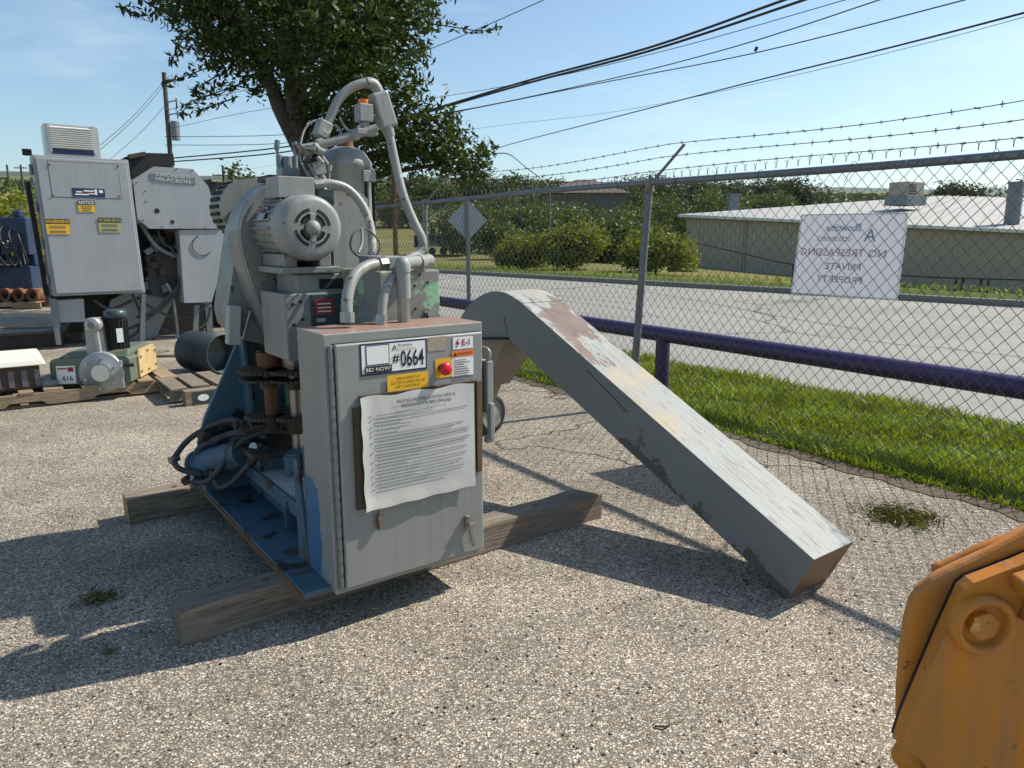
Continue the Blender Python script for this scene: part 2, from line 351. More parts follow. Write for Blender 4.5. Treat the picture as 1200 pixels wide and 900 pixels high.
M['cater'] = paint('yellow_ochre_plant_paint', (.56, .195, .012), .55, var=.16, chip=True, chipc=(.22, .10, .03), amt=.67, chip_scale=22, chip2=(.66, .36, .10), amt2=.64, grime=1.3, bump=.6, wear=(.30, .17, .07))
M['wall'] = plain('beige_sheet_wall', (.42, .355, .265), .6, 0, .08, .6)
M['roofm'] = plain('pale_metal_roof', (.40, .385, .35), .6, 0, .12, .4)
M['brownroof'] = plain('brown_shingle', (.12, .095, .08), .9, 0, .2, 3)
M['cream'] = plain('cream_panel', (.72, .70, .58), .5, 0, .05)
M['signback'] = plain('bare_aluminium', (.36, .37, .38), .5, .5, .12, 6)
def translucent_sign():
    m = NB('translucent_sign_plastic'); t = m.n('ShaderNodeBsdfTranslucent'); t.inputs['Color'].default_value = (.80, .80, .84, 1)
    mm = m.n('ShaderNodeMixShader'); mm.inputs[0].default_value = .45; m.done((.76, .76, .80), .5)
    m.l(m.b.outputs[0], mm.inputs[1]); m.l(t.outputs[0], mm.inputs[2]); m.l(mm.outputs[0], m.t.nodes['Material Output'].inputs['Surface']); return m.mat
M['signplastic'] = translucent_sign()
M['signgrey'] = plain('sign_print_grey', (.40, .42, .46), .5); M['signred'] = plain('sign_print_red', (.58, .38, .40), .5); M['signblue'] = plain('sign_print_blue', (.30, .36, .50), .5); M['signtan'] = plain('sign_print_tan', (.62, .56, .52), .5)
def glassm():
    m = NB('dark_glass'); return m.done((.02, .03, .035), .08)
M['glass'] = glassm()

# ------------------------------------------------------------------ terrain
def sm(t): t = max(0., min(1., t)); return t*t*(3-2*t)
HY = [0, 60, 90, 120, 200, 350, 600, 1500, 3200, 6000]; HZ = [0, -.05, 1.0, 2.4, 7.6, 17, 36, 100, 221, 425]
def TZ(x, y):
    z = float(np.interp(y, HY, HZ)) - .0175*x*sm((y-50)/100)
    k = x*FN.x+y*FN.y
    z -= max(0., min(2.6, .6+(x-13)*.078))*sm((k-19)/6)*(1-sm((y-95)/60))*sm((x-6)/4)
    return z
def grid_sheet(name, xs, ys, zf, mat, kind='structure'):
    V = [(x, y, zf(x, y)) for y in ys for x in xs]; nx = len(xs)
    F = [(j*nx+i, j*nx+i+1, (j+1)*nx+i+1, (j+1)*nx+i) for j in range(len(ys)-1) for i in range(nx-1)]
    o = mesh_np(name, V, F, mat); o['kind'] = kind; return o
def spread(a, b, n, p): return [a+(b-a)*(i/n)**p for i in range(n+1)]
xs = sorted(set([-x for x in spread(0, 5000, 40, 3)]+spread(0, 5000, 40, 3))); ys = [-60, -30, -10]+spread(0, 6000, 90, 2.6)
grid_sheet('ground', xs, ys, lambda x, y: TZ(x, y)-.06, M['ground'])
# asphalt lot with a ragged edge towards the grass
ED = 4.02
mbp = []
for i in range(0, 420):
    s = -14+i*.1; kk = ED+.035*math.sin(s*2.3)+.03*math.sin(s*7.1+1)+random.uniform(-.025, .025); mbp.append(FP(s, 0, kk))
V = []; F = []
for p in mbp: V += [tuple(p), tuple(p-FN*26)]
for i in range(len(mbp)-1): F.append((2*i, 2*i+1, 2*i+3, 2*i+2))
o = mesh_np('asphalt_lot', V, F, M['lot']); o['kind'] = 'structure'
# verge of soil between lot and road
V = []; F = []
ks = [3.9, 4.1, 4.4, 5.0, 5.6, 6.02]
for i in range(0, 211):
    s = -14+i*.2
    for k in ks: V.append(tuple(FP(s, -.012+.012*math.sin(s*3+k*4)*(.0 if k < 4.05 or k > 6 else 1)+(.018 if 4.3 < k < 5.9 else -.004), k)))
n = len(ks)
for i in range(210):
    for j in range(n-1): F.append((i*n+j, i*n+j+1, (i+1)*n+j+1, (i+1)*n+j))
o = mesh_np('grass_verge', V, F, M['verge']); o['kind'] = 'structure'
# strip of dirt where the asphalt crumbles
V = []; F = []
for i in range(0, 300):
    s = -8+i*.1; a0 = ED-.06+random.uniform(-.05, .04); a1 = ED+.12+random.uniform(-.04, .06)
    V += [tuple(FP(s, .004, a0)), tuple(FP(s, .012+random.uniform(0, .006), ED+.02)), tuple(FP(s, .006, a1))]
for i in range(299): F += [(3*i, 3*i+1, 3*i+4, 3*i+3), (3*i+1, 3*i+2, 3*i+5, 3*i+4)]
o = mesh_np('dirt_edge', V, F, M['dirt']); o['kind'] = 'structure'
# road
fa = Vector((-2.73, 29.1, 0)); fb = Vector((10.28, 14.5, 0)); fdv = (fa-fb).normalized()
ra, rb = FP(-16, -.006, 6.0), FP(46, -.006, 6.0)
rc = fa+fdv*42; rd = fb-fdv*30
def roadpt(t, q):
    a = ra.lerp(rb, t); b = rd.lerp(rc, t); p = a.lerp(b, q); p.z = -.008; return tuple(p)
V = [roadpt(t/30, q/10) for t in range(31) for q in range(11)]
F = [(t*11+q, t*11+q+1, (t+1)*11+q+1, (t+1)*11+q) for t in range(30) for q in range(10)]
o = mesh_np('road', V, F, M['road']); o['kind'] = 'structure'
fn = Vector((-fdv.y, fdv.x, 0)); fn = fn if fn.y > 0 else -fn
mb = MB(); mb.hexa([p for zz in (-.05, .13) for p in [rd+Vector((0,0,zz)), rc+Vector((0,0,zz)), rc+fn*.16+Vector((0,0,zz)), rd+fn*.16+Vector((0,0,zz))]])
tag(mb.build('far_kerb', M['concrete'], bevel=.02), kind='structure')
# verge beyond the far kerb
V = []; F = []
for i in range(41):
    p = rd.lerp(rc, i/40)
    for q, z in ((.155, .11), (1.0, .16), (2.6, .10), (5.0, -.2)):
        pp = p+fn*q; V.append((pp.x, pp.y, z+TZ(pp.x, pp.y)*(1 if q > 2 else 0)))
for i in range(40):
    for j in range(3): F.append((i*4+j, i*4+j+1, (i+1)*4+j+1, (i+1)*4+j))
o = mesh_np('far_verge', V, F, M['verge']); o['kind'] = 'structure'

# ------------------------------------------------------------------ vegetation helpers
def leaves(C, size, asp=.36, droop=.35, rnd=1.0):
    """rhombic leaves at centres C (n,3)"""
    n = len(C); d = rng.normal(size=(n, 3)); d[:, 2] = d[:, 2]*.6-droop; d /= np.linalg.norm(d, axis=1)[:, None]
    r = rng.normal(size=(n, 3)); sd = np.cross(d, r); sd /= np.linalg.norm(sd, axis=1)[:, None]
    nn = np.cross(sd, d); s = (size*rng.uniform(.65, 1.3, n))[:, None]
    a = C-d*s*.5; b = C+sd*s*asp*.5+nn*s*.06; c = C+d*s*.5; e = C-sd*s*asp*.5+nn*s*.06
    V = np.stack([a, b, c, e], 1).reshape(-1, 3); F = np.arange(4*n).reshape(n, 4); return V, F
def sprays(cs, rs, ndens, twig, per, jitter):
    """leaf centres in sprays spread through ellipsoids, denser on the shell"""
    out = []
    for (c, r, nd) in zip(cs, rs, ndens):
        n = nd; u = rng.normal(size=(n, 3)); u /= np.linalg.norm(u, axis=1)[:, None]; rad = rng.uniform(.25, 1.0, n)**.55
        p = np.array(c)+u*rad[:, None]*np.array(r); d = u+rng.normal(size=(n, 3))*.6; d[:, 2] -= .35; d /= np.linalg.norm(d, axis=1)[:, None]
        t = rng.uniform(0, 1, (n, per, 1)); q = p[:, None, :]+d[:, None, :]*t*twig+rng.normal(size=(n, per, 3))*jitter; out.append(q.reshape(-1, 3))
    return np.concatenate(out)
def bush(name, px0, px1, ytop, Y, mat, label, cat='bush', group=None, n=1500, ls=.16, base=None, trunk=False, dep=None):
    cx = DY((px0+px1)/2, ytop, Y); zt = cx.z; z0 = TZ(cx.x, Y)-.05 if base is None else base
    wd = (px1-px0)/FPX*Y*1.0; hgt = max(zt-z0, .5)
    t = empty(name, (cx.x, Y, z0), 0, label, cat, group)
    cs, rs, nd = [], [], []
    K = 9
    for i in range(K):
        fx = random.uniform(-.36, .36); hz = random.uniform(.25 if not trunk else .45, .82)
        rr = random.uniform(.18, .29); hz = min(hz, 1-rr*.75)
        cs.append((fx*wd, random.uniform(-.3, .3)*(dep or wd), hz*hgt*(1-.5*abs(fx)))); rs.append((rr*wd, rr*(dep or wd), rr*hgt*1.0)); nd.append(int(n/K/5))
    C = sprays(cs, rs, nd, ls*2.4, 5, ls*.5); C[:, 2] = np.clip(C[:, 2], .03, None)
    V, F = leaves(C, ls, .5, .1); mesh_np('crown', V, F, mat, t)
    mb = MB(); tr = max(.03, hgt*.022)
    mb.tube([(0, 0, -.1), (.02*hgt, 0, hgt*.3), (0, .02*hgt, hgt*.6)], [tr*1.4, tr, tr*.5], 7)
    for i in range(4):
        c = cs[i]; mb.tube(spline([(0, 0, hgt*.18), (c[0]*.5, c[1]*.5, hgt*.35), c], 3), [tr*.7-.6*tr*j/6 for j in range(7)], 5)
    mb.build('trunk', M['bark'], t)
    return t

# ------------------------------------------------------------------ the tree behind the machine
TY = 13.6
tp = DY(352, 190, TY); tb = Vector((tp.x+.25, TY, 0))
tree = empty('ash_tree', tb, 0, 'large dark-leaved tree rising right behind the grey machine', 'tree')
def tl(px, py, dy=0): return DY(px, py, TY+dy)-tb
mb = MB()
main = spline([(0, 0, -.1), (.02, 0, 1.0), tl(358, 190), tl(347, 140), tl(343, 90), tl(352, 20), tl(362, -60)], 5)
mb.tube(main, [.24-.16*i/(len(main)-1) for i in range(len(main))], 12)
limb = spline([tl(357, 182), tl(330, 130), tl(318, 100), tl(300, 60), tl(262, 10), tl(240, -30)], 5)
mb.tube(limb, [.17-.12*i/(len(limb)-1) for i in range(len(limb))], 10)
CL = [(205,-30,44,0),(222,2,28,.4),(255,15,44,-.6),(300,25,52,.6),(350,25,60,-.9),(410,15,64,.8),(455,10,44,-.4),(478,-5,26,.3),(296,66,24,-.4),(322,84,24,.5),(385,70,52,-1.2),(425,75,46,1.0),
      (455,85,34,-.6),(395,125,46,.9),(440,125,44,-.9),(372,112,24,.2),(475,140,30,.2),(425,165,34,-.5),(460,165,28,.6),(505,158,28,-.2),(528,178,24,.3),(548,190,18,.1),(480,172,16,0),
      (270,-40,70,0),(370,-60,90,.5),(450,-50,70,-.5),(330,-10,60,1.4),(400,40,50,-1.6),(470,45,24,.4),(375,150,30,.3),(265,55,20,.2),(248,42,18,0),(500,175,22,.3),(515,150,16,0),(560,186,12,.2),(440,188,16,.2)]
cs = []; rs = []; nd = []
for (px, py, r, dy) in CL:
    c = tl(px, py, dy); rr = r/FPX*TY; cs.append(tuple(c)); rs.append((rr, rr*1.15, rr*.92)); nd.append(int(24+rr*rr*225))
    if py > -30:
        src = min(main+limb, key=lambda q: (q-c).length+abs(q.z-c.z+.6)*.5)
        mid = src.lerp(c, .5)+Vector((0, 0, .12)); br = spline([src, mid, c], 4)
        mb.tube(br, [.055-.042*i/8 for i in range(9)], 6)
C = sprays(cs, rs, nd, .34, 7, .05)
# thin drooping sprigs that stick out of the crown
SP = [((255,75),(220,88),(192,98)),((290,95),(255,108),(222,120),(214,134)),((262,85),(235,100),(225,108)),((170,18),(155,18),(143,8)),((480,25),(520,30),(560,36),(583,35)),((300,105),(262,100),(240,110)),((215,45),(205,62),(200,75)),((275,115),(245,125),(230,130))]
ex = []
for s in SP:
    P = spline([tl(a, b, .1) for a, b in s], 5); mb.tube(P, [.014-.009*i/(len(P)-1) for i in range(len(P))], 5)
    for p in P:
        for _ in range(4): ex.append(np.array(p)+rng.normal(size=3)*np.array([.05, .09, .035]))
C = np.concatenate([C, np.array(ex)])
mb.build('trunk', M['bark'], tree)
V, F = leaves(C, .15, .34, .55); mesh_np('crown', V, F, M['leaf'], tree)

# ------------------------------------------------------------------ chain link fence
FT = 1.765
fence = empty('chain_link_fence', FP(4.1, 0), 0, 'galvanised chain-link fence topped with three strands of barbed wire', 'fence')
F0 = FP(4.1, 0)
def fl(s, z, k=4.1): return FP(s, z, k)-F0
posts = [-.1+1.0*0, 4.15, 7.65, 10.9, 14.2, 17.5]; posts[0] = .35
for i, s in enumerate(posts):
    lean = .11 if s == 4.15 else .03                      # leans along the fence towards the camera's right
    mb = MB(); top = fl(s-lean, FT+.02); bot = fl(s+.02, -.3)
    mb.cyl(bot, top, .030, n=14); mb.build('post', M['galv'], fence)
    mb = MB(); arm0 = fl(s-lean, FT-.02); arm1 = arm0+Vector(fl(s-lean-.13, FT+.30, 4.32)-fl(s-lean, FT, 4.1))
    mb.bar(arm0, arm1, .035, .018); mb.cyl(arm0-Vector((0,0,.05)), arm0+Vector((0,0,.045)), .037, n=12)
    ao = mb.build('barb_arm', plain('rusty_arm_%d' % i, (.24, .20, .165), .7, .2, .4, 20), fence, bevel=.002)
mb = MB(); mb.tube([fl(s, FT-.005-.012*math.sin(s*.9), 4.1) for s in np.arange(.3, 17.6, .35)], .0235, 12); mb.build('top_rail', M['galv'], fence)
for j, (zz, kk) in enumerate(((.285, 4.315), (.19, 4.245), (.095, 4.17))):
    mb = MB(); P = []
    for s in np.arange(.3, 17.6, .08): P.append(fl(s-.12*zz/.3, FT+zz+.012*math.sin(s*1.9+j)-.02*abs(math.sin((s-4.15)*math.pi/3.3)), kk))
    mb.tube(P, .0026, 5)
    s = .4
    while s < 13:
        c = fl(s-.12*zz/.3, FT+zz+.012*math.sin(s*1.9+j)-.02*abs(math.sin((s-4.15)*math.pi/3.3)), kk)
        for q in range(2):
            d = Vector(rng.normal(size=3)); d = (d-FD*d.dot(FD)*.6).normalized()*.017; mb.cyl(c-d, c+d, .0016, n=4, cap=False)
        mb.cyl(c-FD*.012, c+FD*.012, .0042, n=5); s += .125+random.uniform(-.01, .01)
    mb.build('barbed_wire', M['barb'], fence)
# the woven mesh: zigzag wires, one vertical wire per half diamond
DW = .078; DH = .086; zb0 = .03; nz = int((FT-zb0)/(DH/2)); V = []; F = []
rw = .0023
i0 = int(.3/(DW/2)); i1 = int(16.5/(DW/2))
nd_ = FD; up = Vector((0, 0, 1)); dF = np.array(FD); dN = np.array(FN)
def sagk(s, z): return 4.075+.012*math.sin(s*1.3)+.01*math.sin(s*.7+z*2)
for i in range(i0, i1):
    pts = []
    for j in range(nz+1):
        z = zb0+j*DH/2+.010*math.sin(i*.021*1.7)+.008*math.sin(i*.13); col = i+((j+i) % 2); s = col*DW/2+.006*math.sin(z*6+i*.05)
        off = (.003 if (j+i) % 2 else -.003); pts.append((s, z, sagk(s, z)+off))
    # twisted barb end above the rail
    o = len(V); n = len(pts)
    for (s, z, k) in pts:
        c = np.array(FN)*k+np.array(FD)*s+np.array((0, 0, z))-np.array(F0)
        for (du, dn) in ((rw, 0), (0, rw), (-rw, 0), (0, -rw)): V.append(c+dF*du+dN*dn)
    for j in range(n-1):
        for q in range(4): F.append((o+4*j+q, o+4*j+(q+1) % 4, o+4*j+4+(q+1) % 4, o+4*j+4+q))
mesh_np('mesh_wires', V, F, M['wire'], fence, kind='stuff')
mb = MB(); s = .35
while s < 14:
    c = fl(s, FT+.02, 4.08); mb.cyl(c, c+up*.028, .003, n=5)
    for sg in (-1, 1): mb.cyl(c+up*.026, c+up*.047+FD*sg*.013, .0019, n=4, cap=False)
    s += DW
mb.build('twisted_wire_ends', M['wire'], fence, kind='stuff')
s = .5
while s < 10:
    mb = MB(); c = fl(s, FT-.005, 4.1); P = [c+(FN*math.cos(a)+up*math.sin(a))*.027+FD*a*.002 for a in np.linspace(0, 6.0, 14)]
    P += [c-FN*.03-up*.05+FD*.02, c-FN*.02-up*.09+FD*.045]; mb.tube(P, .0019, 5); mb.build('wire_tie', M['wire'], fence); s += .55+random.uniform(-.2, .2)
for s in (4.13, 7.63):
    for z in (.3, .75, 1.2, 1.55):
        mb = MB(); c = fl(s-.1*z/1.7 if s < 5 else s, z, 4.1); P = [c+(FN*math.cos(a)+FD*math.sin(a))*.034 for a in np.linspace(0, 6.28, 14)]; mb.tube(P, .002, 5); mb.build('wire_tie', M['wire'], fence)

# purple pipe rail
PK = 4.66; rail = empty('pipe_rail', FP(4.36, 0, PK), 0, 'low purple steel pipe rail running behind the chain-link fence', 'rail')
R0 = FP(4.36, 0, PK)
mb = MB(); mb.tube([FP(s, .515+.004*s, PK)-R0 for s in np.arange(-1.5, 17, .5)], .066, 20); mb.build('pipe', M['purple'], rail)
for s in (.2, 4.36, 8.6, 12.8):
    mb = MB(); mb.cyl(FP(s, -.2, PK)-R0, FP(s, .51, PK)-R0, .062, n=20); mb.build('post', M['purple'], rail)

# no trespassing sign, seen from behind and mirrored
ss = [(2.66, 1.49), (2.03, 1.483), (2.04, 1.022), (2.69, 1.021)]
so_ = FP(2.36, 1.02, 4.16); sign = empty('warning_sign', so_, 0, 'white plastic no-trespassing sign hung on the fence, seen from behind', 'sign')
SKN = 4.125
mb = MB(); pp = [FP(s*4.125/4.0-.0, (z-CH)*4.125/4.0+CH, SKN)-so_ for s, z in ss]; q2 = [p+FN*.004 for p in pp]; mb.hexa([pp[3], pp[2], pp[1], pp[0], q2[3], q2[2], q2[1], q2[0]]); mb.build('panel', M['signplastic'], sign)
SC_ = 4.125/4
def spt(u, v): return pp[0].lerp(pp[1], u).lerp(pp[3].lerp(pp[2], u), v)-FN*.0012
rt = (pp[0]-pp[1]).normalized(); upv = (pp[0]-pp[3]).normalized()       # reads from the road side
for nm, lst in (('logo', [('A', .105, .70, .26, 'signblue', 1.0)]), ('company_lettering', [('Showtime', .062, .44, .165, 'signblue', .9), ('uctioneers', .055, .36, .29, 'signtan', .95)]),
                ('lettering', [('NO TRESPASSING', .062, .45, .47, 'signred', 1.12), ('PRIVATE', .056, .48, .64, 'signgrey', 1.1), ('PROPERTY', .056, .46, .80, 'signgrey', 1.1)])):
    for t_, sz, u, v, mk, wx in lst:
        mb = MB(); mb.text(t_, sz, spt(u, v), rt, upv, 0, 'CENTER', wx, .0008); mb.build(nm, M[mk], sign)
mb = MB()
for a, b in ((0, 1), (1, 2), (2, 3), (3, 0)): mb.bar(pp[a]-FN*.001, pp[b]-FN*.001, .007, .008, 0, FN)
mb.build('hem', M['white'], sign)

# grass blades on the near verge
def blades(name, n, fs, fk, hmin, hmax, mat):
    s = fs(n); k = fk(n); base = np.outer(k, np.array(FN))+np.outer(s, np.array(FD)); base[:, 2] = .0
    h = rng.uniform(hmin, hmax, n)*(.7+.5*np.sin(s*2.1+k*3)**2); a = rng.uniform(0, 6.28, n); wdt = rng.uniform(.003, .0065, n)
    sd = np.stack([np.cos(a), np.sin(a), 0*a], 1); ln = rng.normal(size=(n, 3))*.45; ln[:, 2] = 0
    mid = base+ln*(h*.45)[:, None]; mid[:, 2] += h*.62; tip = base+ln*(h*1.25)[:, None]; tip[:, 2] += h*.95
    V = np.stack([base-sd*wdt[:, None], base+sd*wdt[:, None], mid+sd*wdt[:, None]*.8, mid-sd*wdt[:, None]*.8, tip], 1).reshape(-1, 3)
    b = np.arange(n)*5; F4 = np.stack([b, b+1, b+2, b+3], 1); F4b = np.stack([b+3, b+2, b+4, b+4], 1)
    tri = np.concatenate([np.stack([b, b+1, b+2], 1), np.stack([b, b+2, b+3], 1), np.stack([b+3, b+2, b+4], 1)])
    o = mesh_np(name, V, tri, mat); return o
g = blades('grass', 78000, lambda n: .2+14*rng.uniform(0, 1, n)**1.5, lambda n: 4.12+1.83*rng.uniform(0, 1, n), .035, .10, M['grass'])
tag(g, 'bright green lawn grass between the fence and the road', 'grass', kind='stuff')
g = blades('edge_weeds', 7000, lambda n: .2+11*rng.uniform(0, 1, n)**1.4, lambda n: 4.06+.12*rng.normal(size=n)**2, .03, .09, M['grass'])
tag(g, 'thin weeds and runners creeping over the asphalt edge', 'weeds', kind='stuff')
# far verge grass
n = 7000; t = rng.uniform(0, 1, n)**1.0; q = rng.uniform(.2, 3.2, n); A_ = np.array(rd); B_ = np.array(rc)
Cc = A_+(B_-A_)*t[:, None]+np.array(fn)*q[:, None]; Cc[:, 2] = .14+rng.uniform(0, .08, n)
V, F = leaves(Cc, .17, .16, -1.6); o = mesh_np('far_verge_grass', V, F, M['grass']); tag(o, 'rough grass along the far side of the road', 'grass', kind='stuff')

# diamond road sign seen from behind
dy = 11.0; dt = DY(548, 237, dy); rsg = empty('road_sign', (dt.x, dy, -.02), R(14), 'grey back of a diamond road sign on a thin steel post', 'sign')
zc = DY(548, 258, dy).z+.02; hs = .30
mb = MB(); mb.prism([(0, zc-hs), (hs, zc), (0, zc+hs), (-hs, zc)], .03, .034); mb.build('panel', M['signback'], rsg, bevel=.001)
mb = MB(); mb.box(-.028, .028, -.014, .026, -.3, zc+hs-.02); mb.build('post', M['galv'], rsg, bevel=.006)
for z in (zc-.16, zc+.16):
    mb = MB(); mb.cyl((0, .036, z), (0, -.022, z), .008, n=8); mb.build('bolt', M['steel'], rsg)
# rusty bare pole behind the fence
bp = DY(461, 200, 13.0); mb = MB(); mb.cyl((0, 0, -.3), (0, 0, bp.z), .048, .042, 12); mb.cyl((0,0,bp.z), (0,0,bp.z+.05), .05, .02, 12)
o = mb.build('steel_pole', M['rust2']); o.location = (bp.x, 13.0, 0); tag(o, 'thin rusty brown steel pole standing behind the fence', 'pole')

# ------------------------------------------------------------------ poles and overhead wires
UPV = Vector((.0175, -.05, 1)).normalized()
def upole(px, ytop, Y, r, label, base=None, arms=()):
    t = DY(px, ytop, Y); z0 = TZ(t.x, Y); e = empty('utility_pole', (t.x, Y, z0), 0, label, 'utility pole', 'utility poles'); h = t.z-z0
    mb = MB(); mb.cyl((-.012*h, 0, -.4), (0, 0, h), r, r*.75, 12); mb.build('pole_shaft', M['pole'], e)
    for (dz, half, rz) in arms:
        mb = MB(); mb.obox((0, -.1, h-dz), (2*half, .1, .12), (0, 0, rz)); mb.build('crossarm', M['pole'], e)
        for q in (-.9, -.45, .45, .9):
            mb = MB(); mb.cyl((q*half*math.cos(rz), q*half*math.sin(rz)-.1, h-dz+.06), (q*half*math.cos(rz), q*half*math.sin(rz)-.1, h-dz+.24), .05, .03, 8); mb.build('insulator', M['tealdark'], e)
    return e, h
e, h = upole(192, 85, 38, .14, 'tall wooden utility pole above the grey milling machine at left')
mb = MB(); mb.cyl((.32, 0, h-3.2), (.32, 0, h-2.3), .2, n=14); mb.box(-.05, .32, -.03, .03, h-2.9, h-2.8); mb.build('transformer', M['galv'], e)
for dz in (.4, 1.4, 2.0, 2.6):
    mb = MB(); mb.bar((0, 0, h-dz), (.5, 0, h-dz+.1), .05, .05); mb.cyl((.5, 0, h-dz-.15), (.5, 0, h-dz+.2), .045, n=8); mb.build('insulator_bracket', M['galv'], e)
upole(261, 194, 95, .2, 'distant utility pole with a crossarm seen over the machine', arms=((1.2, 1.3, .2),))
upole(8, 193, 120, .2, 'small distant utility pole at the far left edge, leftmost'); upole(24, 193, 115, .2, 'small distant utility pole at the far left, nearer the grey cabinet', arms=((.5, .9, .1),))
WIRES = [('thick black overhead cable, lowest of those crossing the sky at right', [(205,226,95),(330,212,85),(490,195,60),(620,163,45),(760,127,33),(900,91,25),(1050,54,19),(1200,15,15),(1330,-20,13)], .022),
 ('thick black overhead cable running from the pole to the top centre, upper of the pair', [(195,186,38),(335,172,34),(430,150,30),(510,127,27),(620,94,23),(760,56,20),(905,5,17),(1000,-30,15)], .030),
 ('thick black overhead cable running from the pole to the top centre, lower of the pair', [(195,190,38),(335,178,34),(430,154,30),(510,129,27),(620,97,23),(760,60,20),(942,0,17),(1040,-35,15)], .030),
 ('thin overhead wire ending right of the thick cables', [(193,152,38),(316,127,35),(430,121,32),(505,115,30),(640,92,26),(800,54,22),(990,0,18),(1080,-25,16)], .010),
 ('medium overhead wire third from the right', [(193,160,38),(330,158,35),(430,142,32),(530,131,28),(700,96,24),(860,55,20),(1030,0,17),(1110,-28,15)], .014),
 ('medium overhead wire with a small bird-like clip on it', [(193,170,38),(330,168,35),(430,150,32),(520,134,28),(700,98,24),(885,62,20),(1130,0,16),(1230,-28,14)], .014),
 ('faint thin overhead wire above the lowest cable', [(260,204,95),(420,176,70),(550,152,55),(720,131,42),(900,95,30),(1080,52,24),(1200,20,20),(1300,-8,18)], .009),
 ('thin overhead wire left of the tree, sloping up to the top edge', [(193,130,38),(290,105,34),(390,92,30),(480,66,26),(560,34,23),(637,0,20),(700,-28,18)], .012),
 ('overhead wire running from the wooden pole down to the left, upper', [(192,95,38),(160,132,34),(120,168,30),(60,215,26),(-30,280,22)], .012),
 ('overhead wire running from the wooden pole down to the left, lower', [(192,100,38),(165,132,34),(124,170,30),(70,214,26),(-20,285,22)], .012),
 ('overhead wire falling from the wooden pole behind the grey cabinet', [(192,125,38),(170,150,40),(136,181,42),(100,208,45)], .011)]
for lb, pts, r in WIRES:
    P = spline([DY(a, b, y) for a, b, y in pts], 5); o0 = P[0].copy(); mb = MB(); mb.tube([p-o0 for p in P], r, 6)
    if 'clip' in lb:
        c = DY(885, 60, 20)-o0; mb.cyl(c, c+Vector((.04, 0, .1)), .04, n=6)
    o = mb.build('overhead_wire', M['black']); o.location = o0; tag(o, lb, 'wire', 'overhead wires')
# street light arm far away
Y = 40; P = spline([DY(645, 232, Y), DY(640, 215, Y), DY(615, 195, Y), DY(597, 181, Y), DY(580, 180, Y), DY(562, 183, Y)], 5); bz = TZ(P[0].x, Y)
o0 = Vector((P[0].x, Y, bz)); mb = MB(); mb.tube([Vector((0, 0, -.3)), Vector((0, 0, .5))]+[p-o0 for p in P], .03, 8)
e = empty('street_lamp', o0, 0, 'slim street lamp with a curved arm above the far treetops', 'street lamp'); mb.build('mast', M['galv'], e)
mb = MB(); c = P[-1]-o0; mb.obox(c-Vector((.2, 0, .02)), (.55, .2, .1), (0, .1, 0)); mb.build('lamp_head', M['galv'], e, bevel=.03)

# ------------------------------------------------------------------ warehouse across the road
wl = Vector((13.0, 55.0, 0)); wr = Vector((29.7, 42.4, 0)); wdx = (wr-wl).normalized(); wn = Vector((wdx.y, -wdx.x, 0)); wn = wn if wn.y < 0 else -wn
ez0 = DY(800, 252, 55).z; bz0 = DY(800, 312, 55).z; ez1 = DY(1200, 270, 42.4).z; slope = (ez1-ez0)/(wr-wl).length
ware = empty('warehouse', (wl.x, wl.y, bz0), 0, 'long beige metal warehouse with a pale low-pitched roof across the road', 'building')
LEN = 44; WH = ez0-bz0
def wp(u, d, z): return wdx*u - wn*d + Vector((0, 0, z+slope*u))
mb = MB(); mb.hexa([wp(0,0,-2), wp(LEN,0,-2), wp(LEN,30,-2), wp(0,30,-2), wp(0,0,WH), wp(LEN,0,WH), wp(LEN,30,WH+1), wp(0,30,WH+1)]); mb.build('wall', M['wall'], ware)
mb = MB(); u = .15                                                     # standing ribs of the sheet wall
while u < 34:
    a = wp(u, -.012, -1.8); b = wp(u, -.012, WH-.02); mb.bar(a, b, .06, .05, 0, wdx); u += .3
mb.build('wall_ribs', M['wall'], ware, kind='stuff')
# roof rises to a ridge
RZ = 2.9; RD = 26
mb = MB(); mb.add([wp(-.5,-.45,WH+.02), wp(LEN,-.45,WH+.02), wp(LEN,RD,WH+RZ), wp(13,RD,WH+RZ), wp(-.5,-.45,WH-.14), wp(LEN,-.45,WH-.14), wp(LEN,RD,WH+RZ-.2), wp(13,RD,WH+RZ-.2), wp(-.5,RD,WH+.1), wp(-.5,RD,WH-.14)], [(0,1,2,3),(0,3,8),(4,7,6,5),(4,9,7),(0,4,5,1),(1,5,6,2),(0,8,9,4),(3,2,6,7),(8,3,7,9)]); roof = mb.build('roof', M['roofm'], ware)
mb = MB(); u = 1
while u < 36:
    dmx = RD; mb.bar(wp(u, -.42, WH+.05), wp(u+ (0 if u > 13 else 0), min(RD, RD if u > 13 else 2+u*1.7), WH+.06+RZ*(1 if u > 13 else (2+u*1.7)/RD*.8)), .05, .06); u += .75
mb.build('standing_seams', M['roofm'], roof, kind='stuff')
mb = MB(); mb.bar(wp(-.5, -.5, WH-.07), wp(LEN, -.5, WH-.07), .14, .2); mb.build('gutter', M['whitebox'], ware, bevel=.02)
mb = MB(); mb.cyl(wp(4.5, -.1, -1.5), wp(4.5, -.1, WH-.1), .06, n=8); mb.build('downpipe', M['wall'], ware)
mb = MB(); c = wp(11.2, -.2, WH-.5); mb.obox(c, (.5, .3, .25), (0, 0, .6)); mb.build('wall_lamp', M['dark'], ware, bevel=.03)
